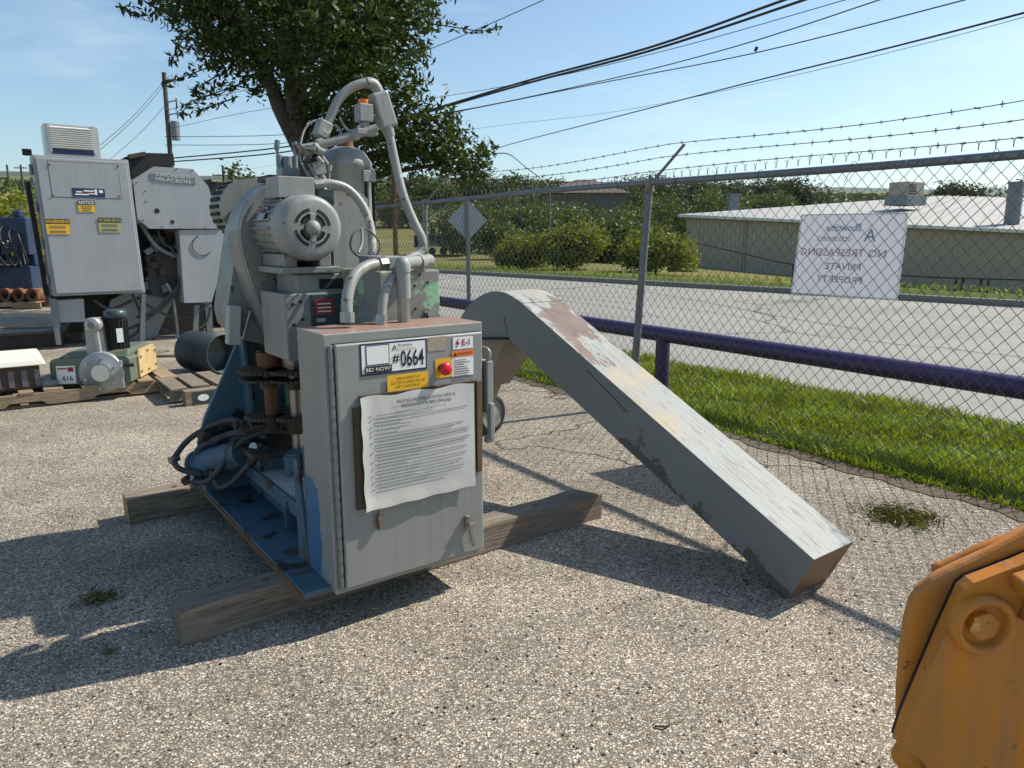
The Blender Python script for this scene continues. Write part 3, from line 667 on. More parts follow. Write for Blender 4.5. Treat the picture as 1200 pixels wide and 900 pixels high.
def roof_unit(px0, px1, y0, y1, Y, label, mat, rz=.5):
    c = DY((px0+px1)/2, y1, Y); wd_ = (px1-px0)/FPX*Y; ht = (y1-y0)/FPX*Y
    e = empty('roof_unit', (c.x, Y, c.z), rz, label, 'roof unit', 'units on the warehouse roof')
    mb = MB(); mb.box(-wd_*.40, wd_*.40, -wd_*.3, wd_*.3, ht*.12, ht); mb.build('housing', mat, e, bevel=.03)
    mb = MB(); mb.box(-wd_*.46, wd_*.46, -wd_*.36, wd_*.36, -.5, ht*.12); mb.build('curb', M['galv'], e)
    mb = MB()
    for i in range(5): mb.box(-wd_*.34, wd_*.0, -wd_*.3-.02, -wd_*.3, ht*(.25+.13*i), ht*(.31+.13*i))
    mb.build('louvre', M['dark'], e)
roof_unit(1042, 1080, 215, 233, 55, 'boxy tan air-conditioning unit on the warehouse roof', plain('beige_unit', (.36, .31, .245), .6))
c = DY(1186, 256, 45); e = empty('roof_vent', (c.x, 45, c.z-.6), 0, 'tall grey round vent stack on the warehouse roof at the right edge', 'vent'); ht = 40/FPX*45
mb = MB(); mb.cyl((0,0,0), (0,0,ht+.5), .42, n=20); mb.build('stack', M['galv'], e)
mb = MB(); mb.cyl((0,0,ht+.5), (0,0,ht+.62), .47, n=20); mb.build('cap', M['galv'], e)
c = DY(859, 244, 62); e = empty('roof_vent', (c.x, 62, c.z-.8), 0, 'small dark vent box at the far left of the warehouse roof', 'vent'); ht = 15/FPX*62
mb = MB(); mb.box(-.4,.4,-.4,.4,0,ht+.7); mb.build('stack', M['galv'], e, bevel=.02)
mb = MB(); mb.box(-.46,.46,-.46,.46,ht+.7,ht+.85); mb.build('cap', M['galv'], e, bevel=.02)
# cable barrier in front of the warehouse
cb0 = DY(790, 279, 38); e = empty('cable_barrier', (cb0.x, 38, TZ(cb0.x, 38)), 0, 'dark cable barrier on black posts before the warehouse wall', 'barrier'); o0 = Vector(e.location)
P = [DY(790,279,38), DY(870,297,33), DY(930,310,29.5), DY(1060,323,25), DY(1200,328,22.5), DY(1300,331,21)]
mb = MB(); mb.tube([p-o0 for p in spline(P, 4)], .03, 6); mb.build('cable', M['black'], e)
for px, py, Y in ((1121,326,24.2),(1129,326,24.0),(1150,327,23.5),(1159,327,23.3),(930,310,29.5)):
    p = DY(px, py, Y); mb = MB(); mb.cyl(Vector((p.x, p.y, TZ(p.x, p.y)-.4))-o0, p+Vector((0,0,.05))-o0, .045, n=8); mb.build('post', M['black'], e)

# ------------------------------------------------------------------ far buildings, trailer, trees
def house(px0, px1, ye, yr, Y, label):
    a = DY(px0, ye, Y); b = DY(px1, ye, Y); z0 = TZ((a.x+b.x)/2, Y)-1; wd_ = b.x-a.x; rz = DY(px0, yr, Y).z
    e = empty('house', (a.x, Y, z0), 0, label, 'building'); ze = a.z-z0; zr = rz-z0
    mb = MB(); mb.box(.4, wd_-.4, 0, 12, 0, ze); mb.build('wall', M['brownroof'], e)
    mb = MB(); mb.add([(0,-.6,ze),(wd_,-.6,ze),(wd_,12.6,ze),(0,12.6,ze),(wd_*.42,6,zr),(wd_*.62,6,zr)], [(0,1,5,4),(1,2,5),(2,3,4,5),(3,0,4),(0,3,2,1)]); mb.build('roof', M['brownroof'], e)
    mb = MB(); mb.box(wd_*.6, wd_*.85, -.1, .05, ze-2.2, ze-.5); mb.build('window', M['glass'], e)
house(636, 738, 226, 207, 120, 'brown hip-roofed house behind the bushes beyond the road')
Y = 62; a = DY(500, 290, Y); z0 = TZ(a.x, Y); e = empty('box_trailer', (a.x+.9, Y, z0), R(4), 'small white box trailer parked in the far field', 'trailer')
zt = DY(500, 274, Y).z-z0; zbm = max(.35, DY(500, 289, Y).z-z0)
mb = MB(); mb.box(-1.2, 1.15, -.8, .8, zbm, zt); mb.build('box', M['whitebox'], e, bevel=.05)
mb = MB(); mb.box(-1.9, -1.2, -.7, .7, zbm-.05, zt-.1); mb.build('dark_front', M['dark'], e, bevel=.04)
for x in (-.4, .5):
    mb = MB(); mb.cyl((x, -.82, .3), (x, -.6, .3), .3, n=16); mb.build('wheel', M['black'], e)
tt = [(430,470,218,260),(455,500,208,240),(485,530,212,220),(520,565,206,250),(553,600,204,230),(588,640,207,260),(630,668,208,200),(700,760,214,180),(742,800,205,210),(780,835,210,230),(815,870,212,250),(860,915,212,280),(905,960,209,300),(1100,1150,216,420),(560,610,228,150),(610,655,222,140),(650,705,224,130)]
ORD = 'first second third fourth fifth sixth seventh eighth ninth tenth eleventh twelfth thirteenth fourteenth fifteenth sixteenth seventeenth'.split()
for i, (a, b, yt, Y) in enumerate(sorted(tt)):
    bush('tree', a-6, b+6, yt-2, Y, M['far'], 'dark tree in the far treeline beyond the road, %s counting from the left' % ORD[i], 'tree', 'far treeline', n=3600, ls=.80*Y/200, trunk=True, dep=12)
bush('tree', 640, 752, 226, 62, M['bush2'], 'big mid-green tree left of the leaning fence post, under the brown roof', 'tree', n=9000, ls=.30, trunk=False)
bush('tree', 700, 800, 240, 58, M['bush2'], 'mid-green tree between the fence post and the warehouse corner', 'tree', n=8000, ls=.30)
bush('tree', 575, 650, 240, 66, M['bush2'], 'mid-green tree right of the diamond sign', 'tree', n=7000, ls=.32)
bush('shrub', 498, 560, 248, 60, M['far'], 'dark round shrub left of the diamond sign beside the trailer', 'shrub', n=6000, ls=.25)
bush('shrub', 556, 612, 250, 52, M['bush2'], 'dense green shrub right behind the diamond sign post', 'shrub', n=6000, ls=.24)
bush('bush', 580, 645, 272, 36, M['bush'], 'yellow-green bush across the road, left of the three', 'bush', n=6500, ls=.17)
bush('bush', 628, 712, 264, 35, M['bush'], 'largest yellow-green bush across the road, beside the fence post', 'bush', n=9000, ls=.17)
bush('bush', 728, 812, 272, 32, M['bush'], 'yellow-green bush by the warehouse corner', 'bush', n=9000, ls=.16)
for (a, b, yt, Y, lb) in ((585, 665, 236, 78, 'mid-green tree filling the gap above the left yellow-green bush'), (655, 730, 238, 70, 'mid-green tree behind the largest yellow-green bush'), (735, 815, 232, 72, 'mid-green tree rising behind the warehouse corner bush'), (690, 745, 262, 46, 'leafy shrub just left of the leaning fence post'), (520, 580, 232, 95, 'green tree behind the diamond sign'), (440, 500, 226, 130, 'green tree at the far edge of the dry field'), (800, 880, 222, 120, 'green tree above the left end of the warehouse roof'), (870, 950, 224, 150, 'green tree beyond the warehouse roof, right of its small vent')):
    bush('tree', a, b, yt, Y, M['bush2'], lb, 'tree', n=7000, ls=.3*max(1, Y/70))
bush('tree', 1185, 1240, 195, 70, M['far'], 'dark conifer-like tree at the right edge beyond the roof', 'tree', n=1400, ls=.4, trunk=True)
for (a, b, yt, Y, lb) in ((-30, 30, 214, 30, 'pale-flowered shrub at the far left edge'), (-20, 26, 222, 27, 'leafy green shrub under the small poles at the far left'), (256, 296, 196, 90, 'round tree seen over the grey machine casing')):
    bush('shrub', a, b, yt, Y, M['bush'] if Y < 80 else M['far'], lb, 'shrub', n=2600, ls=.22 if Y < 80 else .6)
# far wood and hills
n = 26000; yy = rng.uniform(230, 900, n); xx = (rng.uniform(-.75, .85, n))*yy; zz = np.array([TZ(a, b) for a, b in zip(xx, yy)])+rng.uniform(0, 1, n)**2*yy*.006
cl = np.sin(xx*.021+yy*.013)+np.sin(xx*.05-yy*.03); keep = (cl > -.6); Cc = np.stack([xx, yy, zz], 1)[keep]
V, F = leaves(Cc, 6.0, .7, 0); o = mesh_np('far_wood', V, F, M['far']); tag(o, 'far-off wood reading as one dark green mass', 'wood', kind='stuff')
V = []; F = []; xs = np.linspace(-4500, 5200, 90)
for j, (yb, dz) in enumerate(((4200, -40), (5200, 26), (5600, 30), (5900, -60))):
    for x in xs: V.append((x, yb, float(np.interp(yb, HY, HZ))-.0175*x+dz+(10*math.sin(x*.0013+j)+6*math.sin(x*.0041+2*j))*(1 if dz > 0 else 0)))
nx = len(xs)
for j in range(3):
    for i in range(nx-1): F.append((j*nx+i, j*nx+i+1, (j+1)*nx+i+1, (j+1)*nx+i))
o = mesh_np('hills', V, F, M['far']); o['kind'] = 'structure'

# ================================================================== the grey drilling machine on timbers
def timber(x0, x1, y0, y1, z1, label, skew=0.0, cut=None):
    c = ORG+AX*((x0+x1)/2)+BX*((y0+y1)/2); ln = (x1-x0); e = empty('timber', (c.x, c.y, 0), MROT+skew, label, 'timber', 'timbers under the machine')
    N = 14; mb = MB(); vs = []
    hw = (y1-y0)/2
    for i in range(N+1):
        x = -ln/2+ln*i/N; j = lambda a: random.uniform(-a, a)
        vs += [(x, -hw+j(.003), 0), (x, hw+j(.003), 0), (x, hw-.004+j(.004), z1+j(.003)), (x, -hw+.004+j(.004), z1+j(.003))]
    fs = [(4*i+a, 4*i+(a+1) % 4, 4*i+4+(a+1) % 4, 4*i+4+a) for i in range(N) for a in range(4)]
    mb.add(vs, fs); mb.add(vs[:4], [(3, 2, 1, 0)], cut or 0); mb.add(vs[-4:], [(0, 1, 2, 3)], cut or 0)
    mb.build('beam', [M['timber'], M['timbercut']], e, bevel=.006)
    for xx in (-.34*ln, .31*ln):
        b = MB(); b.cyl((xx, 0, z1-.002), (xx, 0, z1+.004), .012, n=10); b.build('nail_head', M['rust2'], e)
    return e
timber(-.463, 1.47, .215, .345, .127, 'long weathered front timber under the control cabinet', 0)
timber(-.417, 1.0, 1.50, 1.635, .127, 'weathered rear timber with a fresh cut end, behind the hoses', 0, 1)

mach = empty('drilling_machine', ORG, MROT, 'grey and blue drilling machine with control cabinet and motor, standing on timbers', 'machine')
def part(mb, name, mat, parent=mach, bevel=0, **k): return mb.build(name, mat, parent, bevel, **k)
# ---- base
mb = MB(); mb.box(-.10, .56, .04, 1.56, .132, .156); part(mb, 'base_plate', M['blue'], bevel=.004)
mb = MB(); mb.box(-.105, -.098, .05, 1.5, .128, .150); part(mb, 'rusty_edge', M['rust2'])
mb = MB(); mb.box(.035, .56, .30, 1.12, .305, .33); deck = part(mb, 'deck', M['paleblue'], bevel=.004)
mb = MB(); mb.box(.030, .045, .30, 1.12, .27, .332); mb.box(.05, .70, .30, .315, .156, .305); part(mb, 'deck_flange', M['blue'], bevel=.003)
mb = MB(); mb.box(.10, .112, .33, 1.08, .156, .305); part(mb, 'deck_web', M['blue'], bevel=.002)
for y in (.62,): mb = MB(); mb.box(.045, .10, y, y+.012, .156, .30); part(mb, 'rib', M['blue'], bevel=.002)
for (x, y) in ((.08, .42), (.08, .95), (.5, .42)):
    mb = MB(); mb.cyl((x, y, .33), (x, y, .345), .016, n=6, sm=False); part(mb, 'bolt', M['steel'])
mb = MB(); mb.prism([(.24, .156), (.34, .156), (.34, .55), (.30, .55)], -.004, .008, plane='yz'); part(mb, 'cabinet_bracket', M['blue'], bevel=.003)
mb = MB(); mb.box(.0, .62, .235, .25, .156, .62); part(mb, 'bracket_plate', M['blue'], bevel=.003)
# ---- column
def qp(pts, b): return [(Q(x, y, b).x, Q(x, y, b).z) for x, y in pts]
mb = MB(); mb.prism(qp([(287,380),(262,440),(240,490),(232,520)], 1.3)+[(-.10, .156), (.62, .156), (.60, .95)], 1.30, 1.325); part(mb, 'column_plate', M['blue'], bevel=.004)
mb = MB(); mb.prism([(1.05, .156), (1.30, .156), (1.30, .95), (1.2, .95)], .34, .365, plane='yz'); mb.prism([(1.12, .156), (1.30, .156), (1.30, .95), (1.25, .95)], .10, .115, plane='yz'); part(mb, 'column_rib', M['blue'], bevel=.004)
mb = MB(); mb.box(.30, .56, 1.24, 1.29, .45, .90); part(mb, 'mint_panel', plain('mint_primer', (.20, .46, .25), .5, 0, .25, 9), bevel=.003)
# ---- rear housing and finned cowl
rh = qp([(300,222),(278,240),(266,262),(260,300),(252,360),(256,378),(272,393),(300,400)], 1.26)
mb = MB(); mb.prism(rh+[(.62, .86), (.62, 1.50), (.34, 1.56)], 1.06, 1.28); part(mb, 'rear_housing', M['grey'], bevel=.012)
mb = MB(); cx = Q(281, 245, 1.35); mb.cyl((cx.x+.03, 1.29, cx.z), (cx.x+.03, 1.47, cx.z), .135, n=32); part(mb, 'fan_cowl', M['grey'], bevel=.006)
for i in range(11):
    a = R(120+i*14); mb = MB(); mb.obox((cx.x+.03+.137*math.cos(a), 1.38, cx.z+.137*math.sin(a)), (.012, .13, .016), (0, -a, 0)); part(mb, 'cowl_slot', M['dark'])
mb = MB(); pl = Q(262, 335, 1.0); mb.obox((pl.x+.035, 1.03, .98), (.05, .06, .17), (0, .1, 0)); part(mb, 'guard_bracket', M['paleblue'], bevel=.004)
mb = MB(); mb.cyl((.035, 1.0, .92), (.075, 1.0, 1.04), .006, n=6); part(mb, 'link_rod', M['steel'])
# ---- belt guard
gpx = [(283,270),(286,252),(295,233),(309,219),(328,211.5),(350,211),(372,216),(392,230),(404,250),(412,275),(430,330),(452,385),(462,408),(460,425),(447,434),(425,439),(398,441),(372,436),(350,424),(330,404),(314,378),(301,345),(291,312),(284,287)]
gp = qp(gpx, .85)
cgx = sum(p[0] for p in gp)/len(gp); cgz = sum(p[1] for p in gp)/len(gp)
def shrink(P, d): return [(cgx+(x-cgx)*(1-d/max(.05, math.hypot(x-cgx, z-cgz))), cgz+(z-cgz)*(1-d/max(.05, math.hypot(x-cgx, z-cgz)))) for x, z in P]
guard = MB(); guard.prism(gp, .90, 1.058); guard = part(guard, 'belt_guard', M['grey'], bevel=.008)
mb = MB(); mb.prism(shrink(gp, .008), .893, .90); mb.build('seam_gasket', M['black'], guard)
mb = MB(); mb.prism(gp, .865, .893); mb.build('guard_cover', M['grey'], guard, bevel=.006)
mb = MB(); mb.prism(shrink(gp, .018), .858, .865); mb.build('cover_face', M['grey'], guard, bevel=.003)
for (x, y) in ((290,318),(300,352),(318,392),(287,285)):
    p = Q(x, y, .95); mb = MB(); c = Vector((p.x-.005, .95, p.z)); mb.cyl(c-Vector((.012, 0, 0)), c+Vector((.012, 0, 0)), .013, n=6, sm=False); mb.obox(c, (.014, .05, .025), (0, 0, 0)); mb.build('clip', M['steel'], guard)
# ---- top plate with twin valves above the guard
p = Q(335, 210, 1.0); mb = MB(); mb.box(p.x-.10, p.x+.07, .92, 1.08, 1.59, 1.615); part(mb, 'top_plate', M['rust'], bevel=.003)
mb = MB(); mb.box(p.x-.03, p.x+.05, .96, 1.03, 1.615, 1.65); mb.cyl((p.x+.01, 1.0, 1.65), (p.x+.01, 1.0, 1.70), .022, n=12)
for s in (-1, 1): mb.cyl((p.x+.01+s*.035, 1.0, 1.65), (p.x+.01+s*.035, 1.0, 1.705), .013, n=10); mb.tube(spline([(p.x+.01+s*.035, 1.0, 1.70), (p.x+.01+s*.042, 1.0, 1.73), (p.x+.01+s*.036, 1.0, 1.765)], 3), [.006]*3+[.012]*4, 8)
part(mb, 'lubricator', paint('grey_blue_brass', (.20, .24, .25), .4, chip=True))
# ---- motor
mc = Q(367, 267, .50); mx, mz = mc.x, mc.z
motor = MB(); motor.lathe([(.095, .86), (.118, .855), (.122, .80), (.122, .62), (.118, .60)], (mx, 0, mz), (0, 1, 0), 40); motor = part(motor, 'motor', M['grey'])
for i in range(26):
    a = 2*math.pi*i/26; mb = MB(); mb.obox((mx+.126*math.cos(a), .72, mz+.126*math.sin(a)), (.016, .2, .005), (0, -a, 0)); mb.build('cooling_fin', M['grey'], motor)
# fan cowl: polar grid with open slots
radii = [.001, .030, .0345, .045, .053, .064, .100, .112, .122, .126, .126]; yy = [.492, .497, .503, .503, .503, .503, .504, .508, .520, .540, .632]
nA = 72; V = []; F = []
for r, y in zip(radii, yy): V += [(mx+r*math.cos(2*math.pi*j/nA), y, mz+r*math.sin(2*math.pi*j/nA)) for j in range(nA)]
mb = MB()
for i in range(len(radii)-1):
    for j in range(nA):
        deg = (j+.5)*5 % 90
        if i in (3, 5-0) and 5 < deg < 72: 
            if i == 3 or i == 5: pass
        if i in (1,) : pass
        if (i == 3 or i == 4) and False: pass
        hole = (i == 2 and 0 < 1) and False
        if i == 3 and 8 < deg < 70: continue
        if i == 1: continue
        F.append((i*nA+j, i*nA+(j+1) % nA, (i+1)*nA+(j+1) % nA, (i+1)*nA+j))
mb.add(V, F, 0, True); mb.build('cowl', M['grey2'], motor)
mb = MB(); mb.cyl((mx, .545, mz), (mx, .55, mz), .118, n=40); mb.build('fan_dark', M['dark'], motor)
for q in range(4):
    for (r0, r1) in ((.037, .047), (.062, .073)):
        mb = MB(); A = np.linspace(R(8), R(72), 14)+q*math.pi/2; P = [(mx+r*math.cos(a), mz+r*math.sin(a)) for r, AA in ((r0, A), (r1, A[::-1])) for a in AA]
        mb.prism(P, .5015, .506); mb.build('vent_slot', M['dark'], motor)
mb = MB(); mb.lathe([(.001, .478), (.014, .480), (.024, .488), (.029, .500), (.029, .51)], (mx, 0, mz), (0, 1, 0), 24); mb.build('hub_cap', M['grey2'], motor)
for s in (-1, 1): mb = MB(); mb.obox((mx, .501, mz+s*.040), (.020, .008, .028), (0, 0, 0)); mb.build('spoke', M['grey2'], motor, bevel=.003)
a = R(155); mb = MB(); mb.obox((mx+.131*math.cos(a), .72, mz+.131*math.sin(a)), (.004, .075, .055), (0, -a, 0)); np_ = mb.build('nameplate', M['steel'], motor)
mb = MB(); mb.obox((mx+.134*math.cos(a), .72, mz+.134*math.sin(a)+.014), (.003, .06, .016), (0, -a, 0)); mb.build('nameplate_stripe', M['redlabel'], motor)
mb = MB(); mb.box(mx-.11, mx+.13, .56, .85, mz-.175, mz-.15); mb.box(mx-.09, mx-.04, .58, .84, mz-.15, mz-.10); mb.box(mx+.05, mx+.10, .58, .84, mz-.15, mz-.10); mb.build('foot', M['grey'], motor, bevel=.004)
tb0 = Q(326, 231, .62); tb1 = Q(371, 208, .62)
mb = MB(); mb.box(tb0.x, tb1.x-.01, .62, .76, mz+.115, tb1.z); tbx = mb.build('terminal_box', M['grey2'], motor, bevel=.004)
# ---- boxes below the motor
def qbox(px0, px1, py0, py1, b0, b1): a_ = Q(px0, py1, b0); c_ = Q(px1, py0, b0); return (a_.x, c_.x, b0, b1, a_.z, c_.z)
mb = MB(); B_ = qbox(349, 408, 320, 346, .60, .84); mb.box(*B_); o = part(mb, 'relay_box', M['grey2'], bevel=.004)
mb = MB(); z0, z1 = B_[4]+.02, B_[5]-.02; mb.box(B_[0]+.09, B_[1]-.008, .594, .602, z0, z1); mb.build('window', M['dark'], o, bevel=.003)
mb = MB(); B_ = qbox(338, 402, 342, 418, .55, .84); mb.box(B_[0], B_[1], .55, .84, B_[4]-.02, B_[5]); o = part(mb, 'feed_housing', M['grey'], bevel=.005)
mb = MB(); mb.box(B_[0]+.10, B_[1]+.02, .543, .552, B_[4], B_[5]-.005); o2 = mb.build('cover_plate', M['tealdark'], o, bevel=.002)
mb = MB(); mb.box(B_[0]+.115, B_[0]+.19, .538, .5425, B_[5]-.085, B_[5]-.025); mb.build('red_label', M['redlabel'], o)
for q in range(3): mb = MB(); mb.box(B_[0]+.125, B_[0]+.18, .5365, .538, B_[5]-.045-.015*q, B_[5]-.040-.015*q); mb.build('label_print', M['whitebox'], o)
mb = MB(); mb.box(B_[0]+.12, B_[0]+.155, .5385, .5425, B_[5]-.115, B_[5]-.10); mb.build('small_plate', M['chrome'], o)
for (x, z) in ((.03, -.04), (.06, -.03), (.03, -.12), (.065, -.10)): mb = MB(); mb.cyl((B_[0]+x, .546, B_[5]+z), (B_[0]+x, .55, B_[5]+z), .007, n=10); mb.build('screw_hole', M['dark'], o)
mb = MB(); a_ = Q(383, 392, .5); mb.prism([(a_.x, a_.z-.03), (a_.x+.05, a_.z-.03), (a_.x+.05, a_.z+.025), (a_.x+.035, a_.z+.03)], .50, .506); mb.build('angle_tab', M['grey2'], o)
# ---- gear housing right of the motor, tank
mb = MB(); B_ = qbox(392, 431, 225, 318, .70, .95); P = [(B_[0], B_[4]), (B_[1]-.05, B_[4]), (B_[1], B_[4]+.07), (B_[1], B_[5]-.03), (B_[1]-.04, B_[5]), (B_[0], B_[5])]; mb.prism(P, .70, .95); part(mb, 'gear_housing', M['grey2'], bevel=.006)
mb = MB(); B_ = qbox(374, 391, 222, 240, .69, .74); mb.box(*B_); part(mb, 'dark_bracket', M['tealdark'], bevel=.002)
tk = Q(404, 180, .98); tkx = tk.x; zt = 1.735
tank = MB(); tank.lathe([(.001, 1.02), (.112, 1.02), (.114, 1.06), (.114, 1.40), (.117, 1.405), (.117, 1.415), (.114, 1.42), (.114, 1.66), (.120, 1.665), (.120, 1.69), (.112, 1.70), (.088, 1.735), (.045, 1.755), (.001, 1.76)], (tkx, .98, 0), (0, 0, 1), 40); tank = part(tank, 'tank', M['grey2'])
mb = MB(); mb.cyl((tkx+.01, .98, 1.75), (tkx+.01, .98, 1.785), .035, .028, 14); mb.build('filler_cap', M['rust2'], tank)
for s in (-.012, .024): mb = MB(); mb.box(tkx+.055+s, tkx+.060+s, .862, .885, 1.15, 1.62); mb.build('sight_tube', M['dark'], tank)
for z in (1.60, 1.20): mb = MB(); mb.box(tkx+.03, tkx+.09, .855, .89, z, z+.05); mb.build('sight_block', M['conduit'], tank, bevel=.004)
# ---- conduits
def T3(pts): return [Q(x, y, b) for x, y, b in pts]
def conduit(name, pts, r, mat='conduit', k=6, n=10, rib=0, parent=mach): mb = MB(); P = spline(T3(pts), k); mb.tube(P, r, n, rib=rib); return part(mb, name, M[mat], parent)
conduit('top_pipe', [(345,176,.90),(375,170,.88),(410,160,.86),(441,150,.84)], .019)
for (x, y, b) in ((347,176,.90),(372,170,.885),(412,159,.862)): 
    p = Q(x, y, b); q = Q(x+7, y-2, b-.004); mb = MB(); mb.cyl(p, q, .026, n=12); part(mb, 'pipe_fitting', M['conduit'])
conduit('arch_conduit', [(379,150,.90),(386,140,.90),(396,118,.89),(410,104,.88),(424,98,.87),(432,97,.87)], .020)
p = Q(378, 152, .90); mb = MB(); mb.obox(p, (.06, .06, .07), (0, .4, 0)); part(mb, 'junction_block', M['conduit'], bevel=.005)
conduit('elbow', [(429,97,.87),(436,98,.87),(441,103,.87),(444,110,.87)], .025)
p0 = Q(442, 108, .86); p1 = Q(455, 150, .86); mb = MB(); mb.bar(p0, p1, .085, .06, 0, Vector((0, 1, 0))); part(mb, 'conduit_body', M['grey2'], bevel=.012)
p0 = Q(453, 147, .86); p1 = Q(457, 160, .86); mb = MB(); mb.cyl(p0, p1, .030, .024, 14); part(mb, 'pipe_fitting', M['conduit'])
conduit('drop_pipe', [(456,156,.86),(463,190,.84),(473,230,.80),(486,262,.76),(494,278,.74),(495,290,.73),(488,300,.72),(474,308,.70)], .0205, k=8, n=12)
p = Q(427, 135, .86); mb = MB(); mb.box(p.x-.035, p.x+.03, .83, .89, p.z-.03, p.z+.045); mb.box(p.x-.02, p.x+.015, .84, .88, p.z-.06, p.z-.03); mb.box(p.x-.05, p.x+.05, .83, .89, p.z-.085, p.z-.06); sv = part(mb, 'solenoid_valve', M['grey2'], bevel=.004)
mb = MB(); mb.cyl((p.x-.002, .86, p.z+.045), (p.x-.002, .86, p.z+.065), .024, n=14); mb.build('valve_cap', M['orange'], sv)
mb = MB()
for i in range(4): mb.cyl((p.x-.04+.03*i, .84, p.z-.06), (p.x-.04+.03*i, .84, p.z-.05), .008, n=6)
mb.cyl((p.x+.03, .86, p.z), (p.x+.08, .86, p.z+.01), .012, n=10); mb.build('valve_fittings', M['steel'], sv)
# tee and vertical pipe into the cabinet
p = Q(472, 312, .40); mb = MB(); mb.cyl(p-Vector((.0, .0, 0)), Q(503, 306, .46), .026, n=14); part(mb, 'tee_branch', M['conduit'])
mb = MB(); c = Q(471, 313, .36); mb.lathe([(.001, .03), (.02, .026), (.03, .01), (.031, -.02), (.027, -.03)], c, (0, 0, 1), 18); part(mb, 'elbow', M['conduit'])
conduit('drop_pipe', [(488,300,.66),(478,305,.5),(471,314,.36)], .021)
mb = MB(); zc = 1.047; mb.cyl((c.x, .16, zc), (c.x, .16, c.z-.09), .024, n=14); mb.cyl((c.x, .16, c.z-.1), (c.x, .16, c.z), .027, n=14); 
cx_ = Q(472, 318, .16); mb = MB(); mb.cyl((cx_.x, .16, 1.047), (cx_.x, .16, 1.14), .0235, n=14); part(mb, 'pipe_stub', M['steel'])
mb = MB(); mb.cyl((cx_.x, .16, 1.135), (cx_.x, .16, cx_.z+.01), .0265, n=14); part(mb, 'pipe_stub', M['conduit'])
mb = MB(); mb.lathe([(.001, .045), (.018, .04), (.028, .02), (.029, 0), (.029, -.012)], (cx_.x, .16, cx_.z+.01), (0, 0, 1), 18); part(mb, 'elbow', M['conduit'])
mb = MB(); mb.cyl((cx_.x, .16, cx_.z+.03), Q(503, 305, .30), .024, n=14); part(mb, 'tee_branch', M['conduit'])
p = Q(489, 308, .235); q = Q(493, 307, .25); mb = MB(); mb.cyl(p, q, .031, n=14); part(mb, 'pipe_fitting', M['conduit'])
# flexible conduits
def flex(pts, r, parent=mach): 
    P = spline(T3(pts), 10); mb = MB(); mb.tube(P, r, 12, rib=.13); part(mb, 'flexible_conduit', M['conduit'], parent)
    for e_ in (P[0], P[-1]):
        d = (P[1]-P[0]).normalized() if e_ is P[0] else (P[-1]-P[-2]).normalized(); mb = MB(); mb.cyl(e_-d*.018, e_+d*.018, r*1.4, n=8, sm=False); part(mb, 'conduit_nut', M['steel'], parent)
flex([(407,372,.13),(407,350,.14),(414,325,.17),(430,312,.20),(447,309,.22)], .019)
flex([(447,375,.15),(449,352,.16),(456,332,.18),(468,316,.2)], .0165)
flex([(372,216,.66),(388,215,.66),(408,222,.66),(426,243,.64),(435,270,.60),(437,302,.55)], .0165)
for pts, r in (([(370,220,.8),(353,190,.86),(352,170,.88),(358,150,.9),(370,141,.9),(382,142,.9)], .0045), ([(380,230,.82),(366,205,.86),(358,180,.9),(364,160,.92),(375,150,.92)], .004), ([(392,146,.9),(398,152,.9),(400,162,.9)], .006), ([(398,138,.9),(404,148,.9),(410,154,.88)], .005),
               ([(437,302,.5),(420,300,.48),(411,290,.48),(413,276,.48),(422,268,.5),(432,270,.52),(444,282,.5),(445,292,.48),(438,303,.48)], .0042), ([(424,268,.5),(424,285,.48),(420,296,.46)], .006)):
    conduit('thin_wire', pts, r, 'hose' if r < .0043 else 'conduit', 8, 6)
random.seed(11)
for i in range(16):
    p = Q(random.uniform(360, 380), random.uniform(172, 232), random.uniform(.78, .9)); d = Vector((random.uniform(-1, 1), random.uniform(-.4, .4), random.uniform(-1, 1))).normalized()*random.uniform(.015, .035)
    mb = MB(); mb.cyl(p-d, p+d, random.uniform(.007, .017), n=8)
    if i % 4 == 0: mb.obox(p, (.05, .04, .035), (0, random.uniform(-.5, .5), 0))
    part(mb, 'small_fitting', M['conduit' if i % 3 else 'steel'])
p = Q(386, 205, .8); mb = MB(); mb.cyl(Q(386, 222, .8), Q(386, 198, .8), .004, n=6); mb.cyl(Q(386, 200, .8), Q(387, 193, .8), .009, n=8); part(mb, 'petcock', M['conduit'])
# ---- mint-chipped box behind the cabinet
mb = MB(); B_ = qbox(446, 515, 316, 385, .27, .66); mb.box(B_[0], B_[1], .27, .66, .62, B_[5]); gb = part(mb, 'gearbox_cover', M['greygreen'], bevel=.006)  # box extended forward and down to block sun and fill the ground shadow
for (x, y) in ((486,335),(492,322),(501,331),(487,362)): p = Q(x, y, .268); mb = MB(); mb.cyl((p.x, .266, p.z), (p.x, .27, p.z), .005, n=8); mb.build('screw_hole', M['dark'], gb)
p = Q(505, 367, .26); mb = MB(); mb.cyl((p.x, .245, p.z), (p.x, .27, p.z), .022, n=16); mb.obox((p.x, .255, p.z), (.07, .015, .012), (0, .3, 0)); mb.build('swivel_boss', M['grey2'], gb)
mb = MB(); a_ = Q(447, 316, .30); c_ = Q(478, 300, .30); mb.box(a_.x, c_.x, .30, .5, a_.z, c_.z); part(mb, 'blue_grey_block', paint('blue_grey_paint', (.15, .20, .23), .4, chip=True, chipc=(.3, .3, .28), amt=.6), bevel=.005)
mb = MB(); mb.box(.30, .62, .62, 1.05, .80, 1.2); part(mb, 'spindle_head', M['grey'], bevel=.008)
mb = MB(); mb.box(.10, .44, .93, 1.05, .78, .86); part(mb, 'under_guard', M['rust'], bevel=.01)
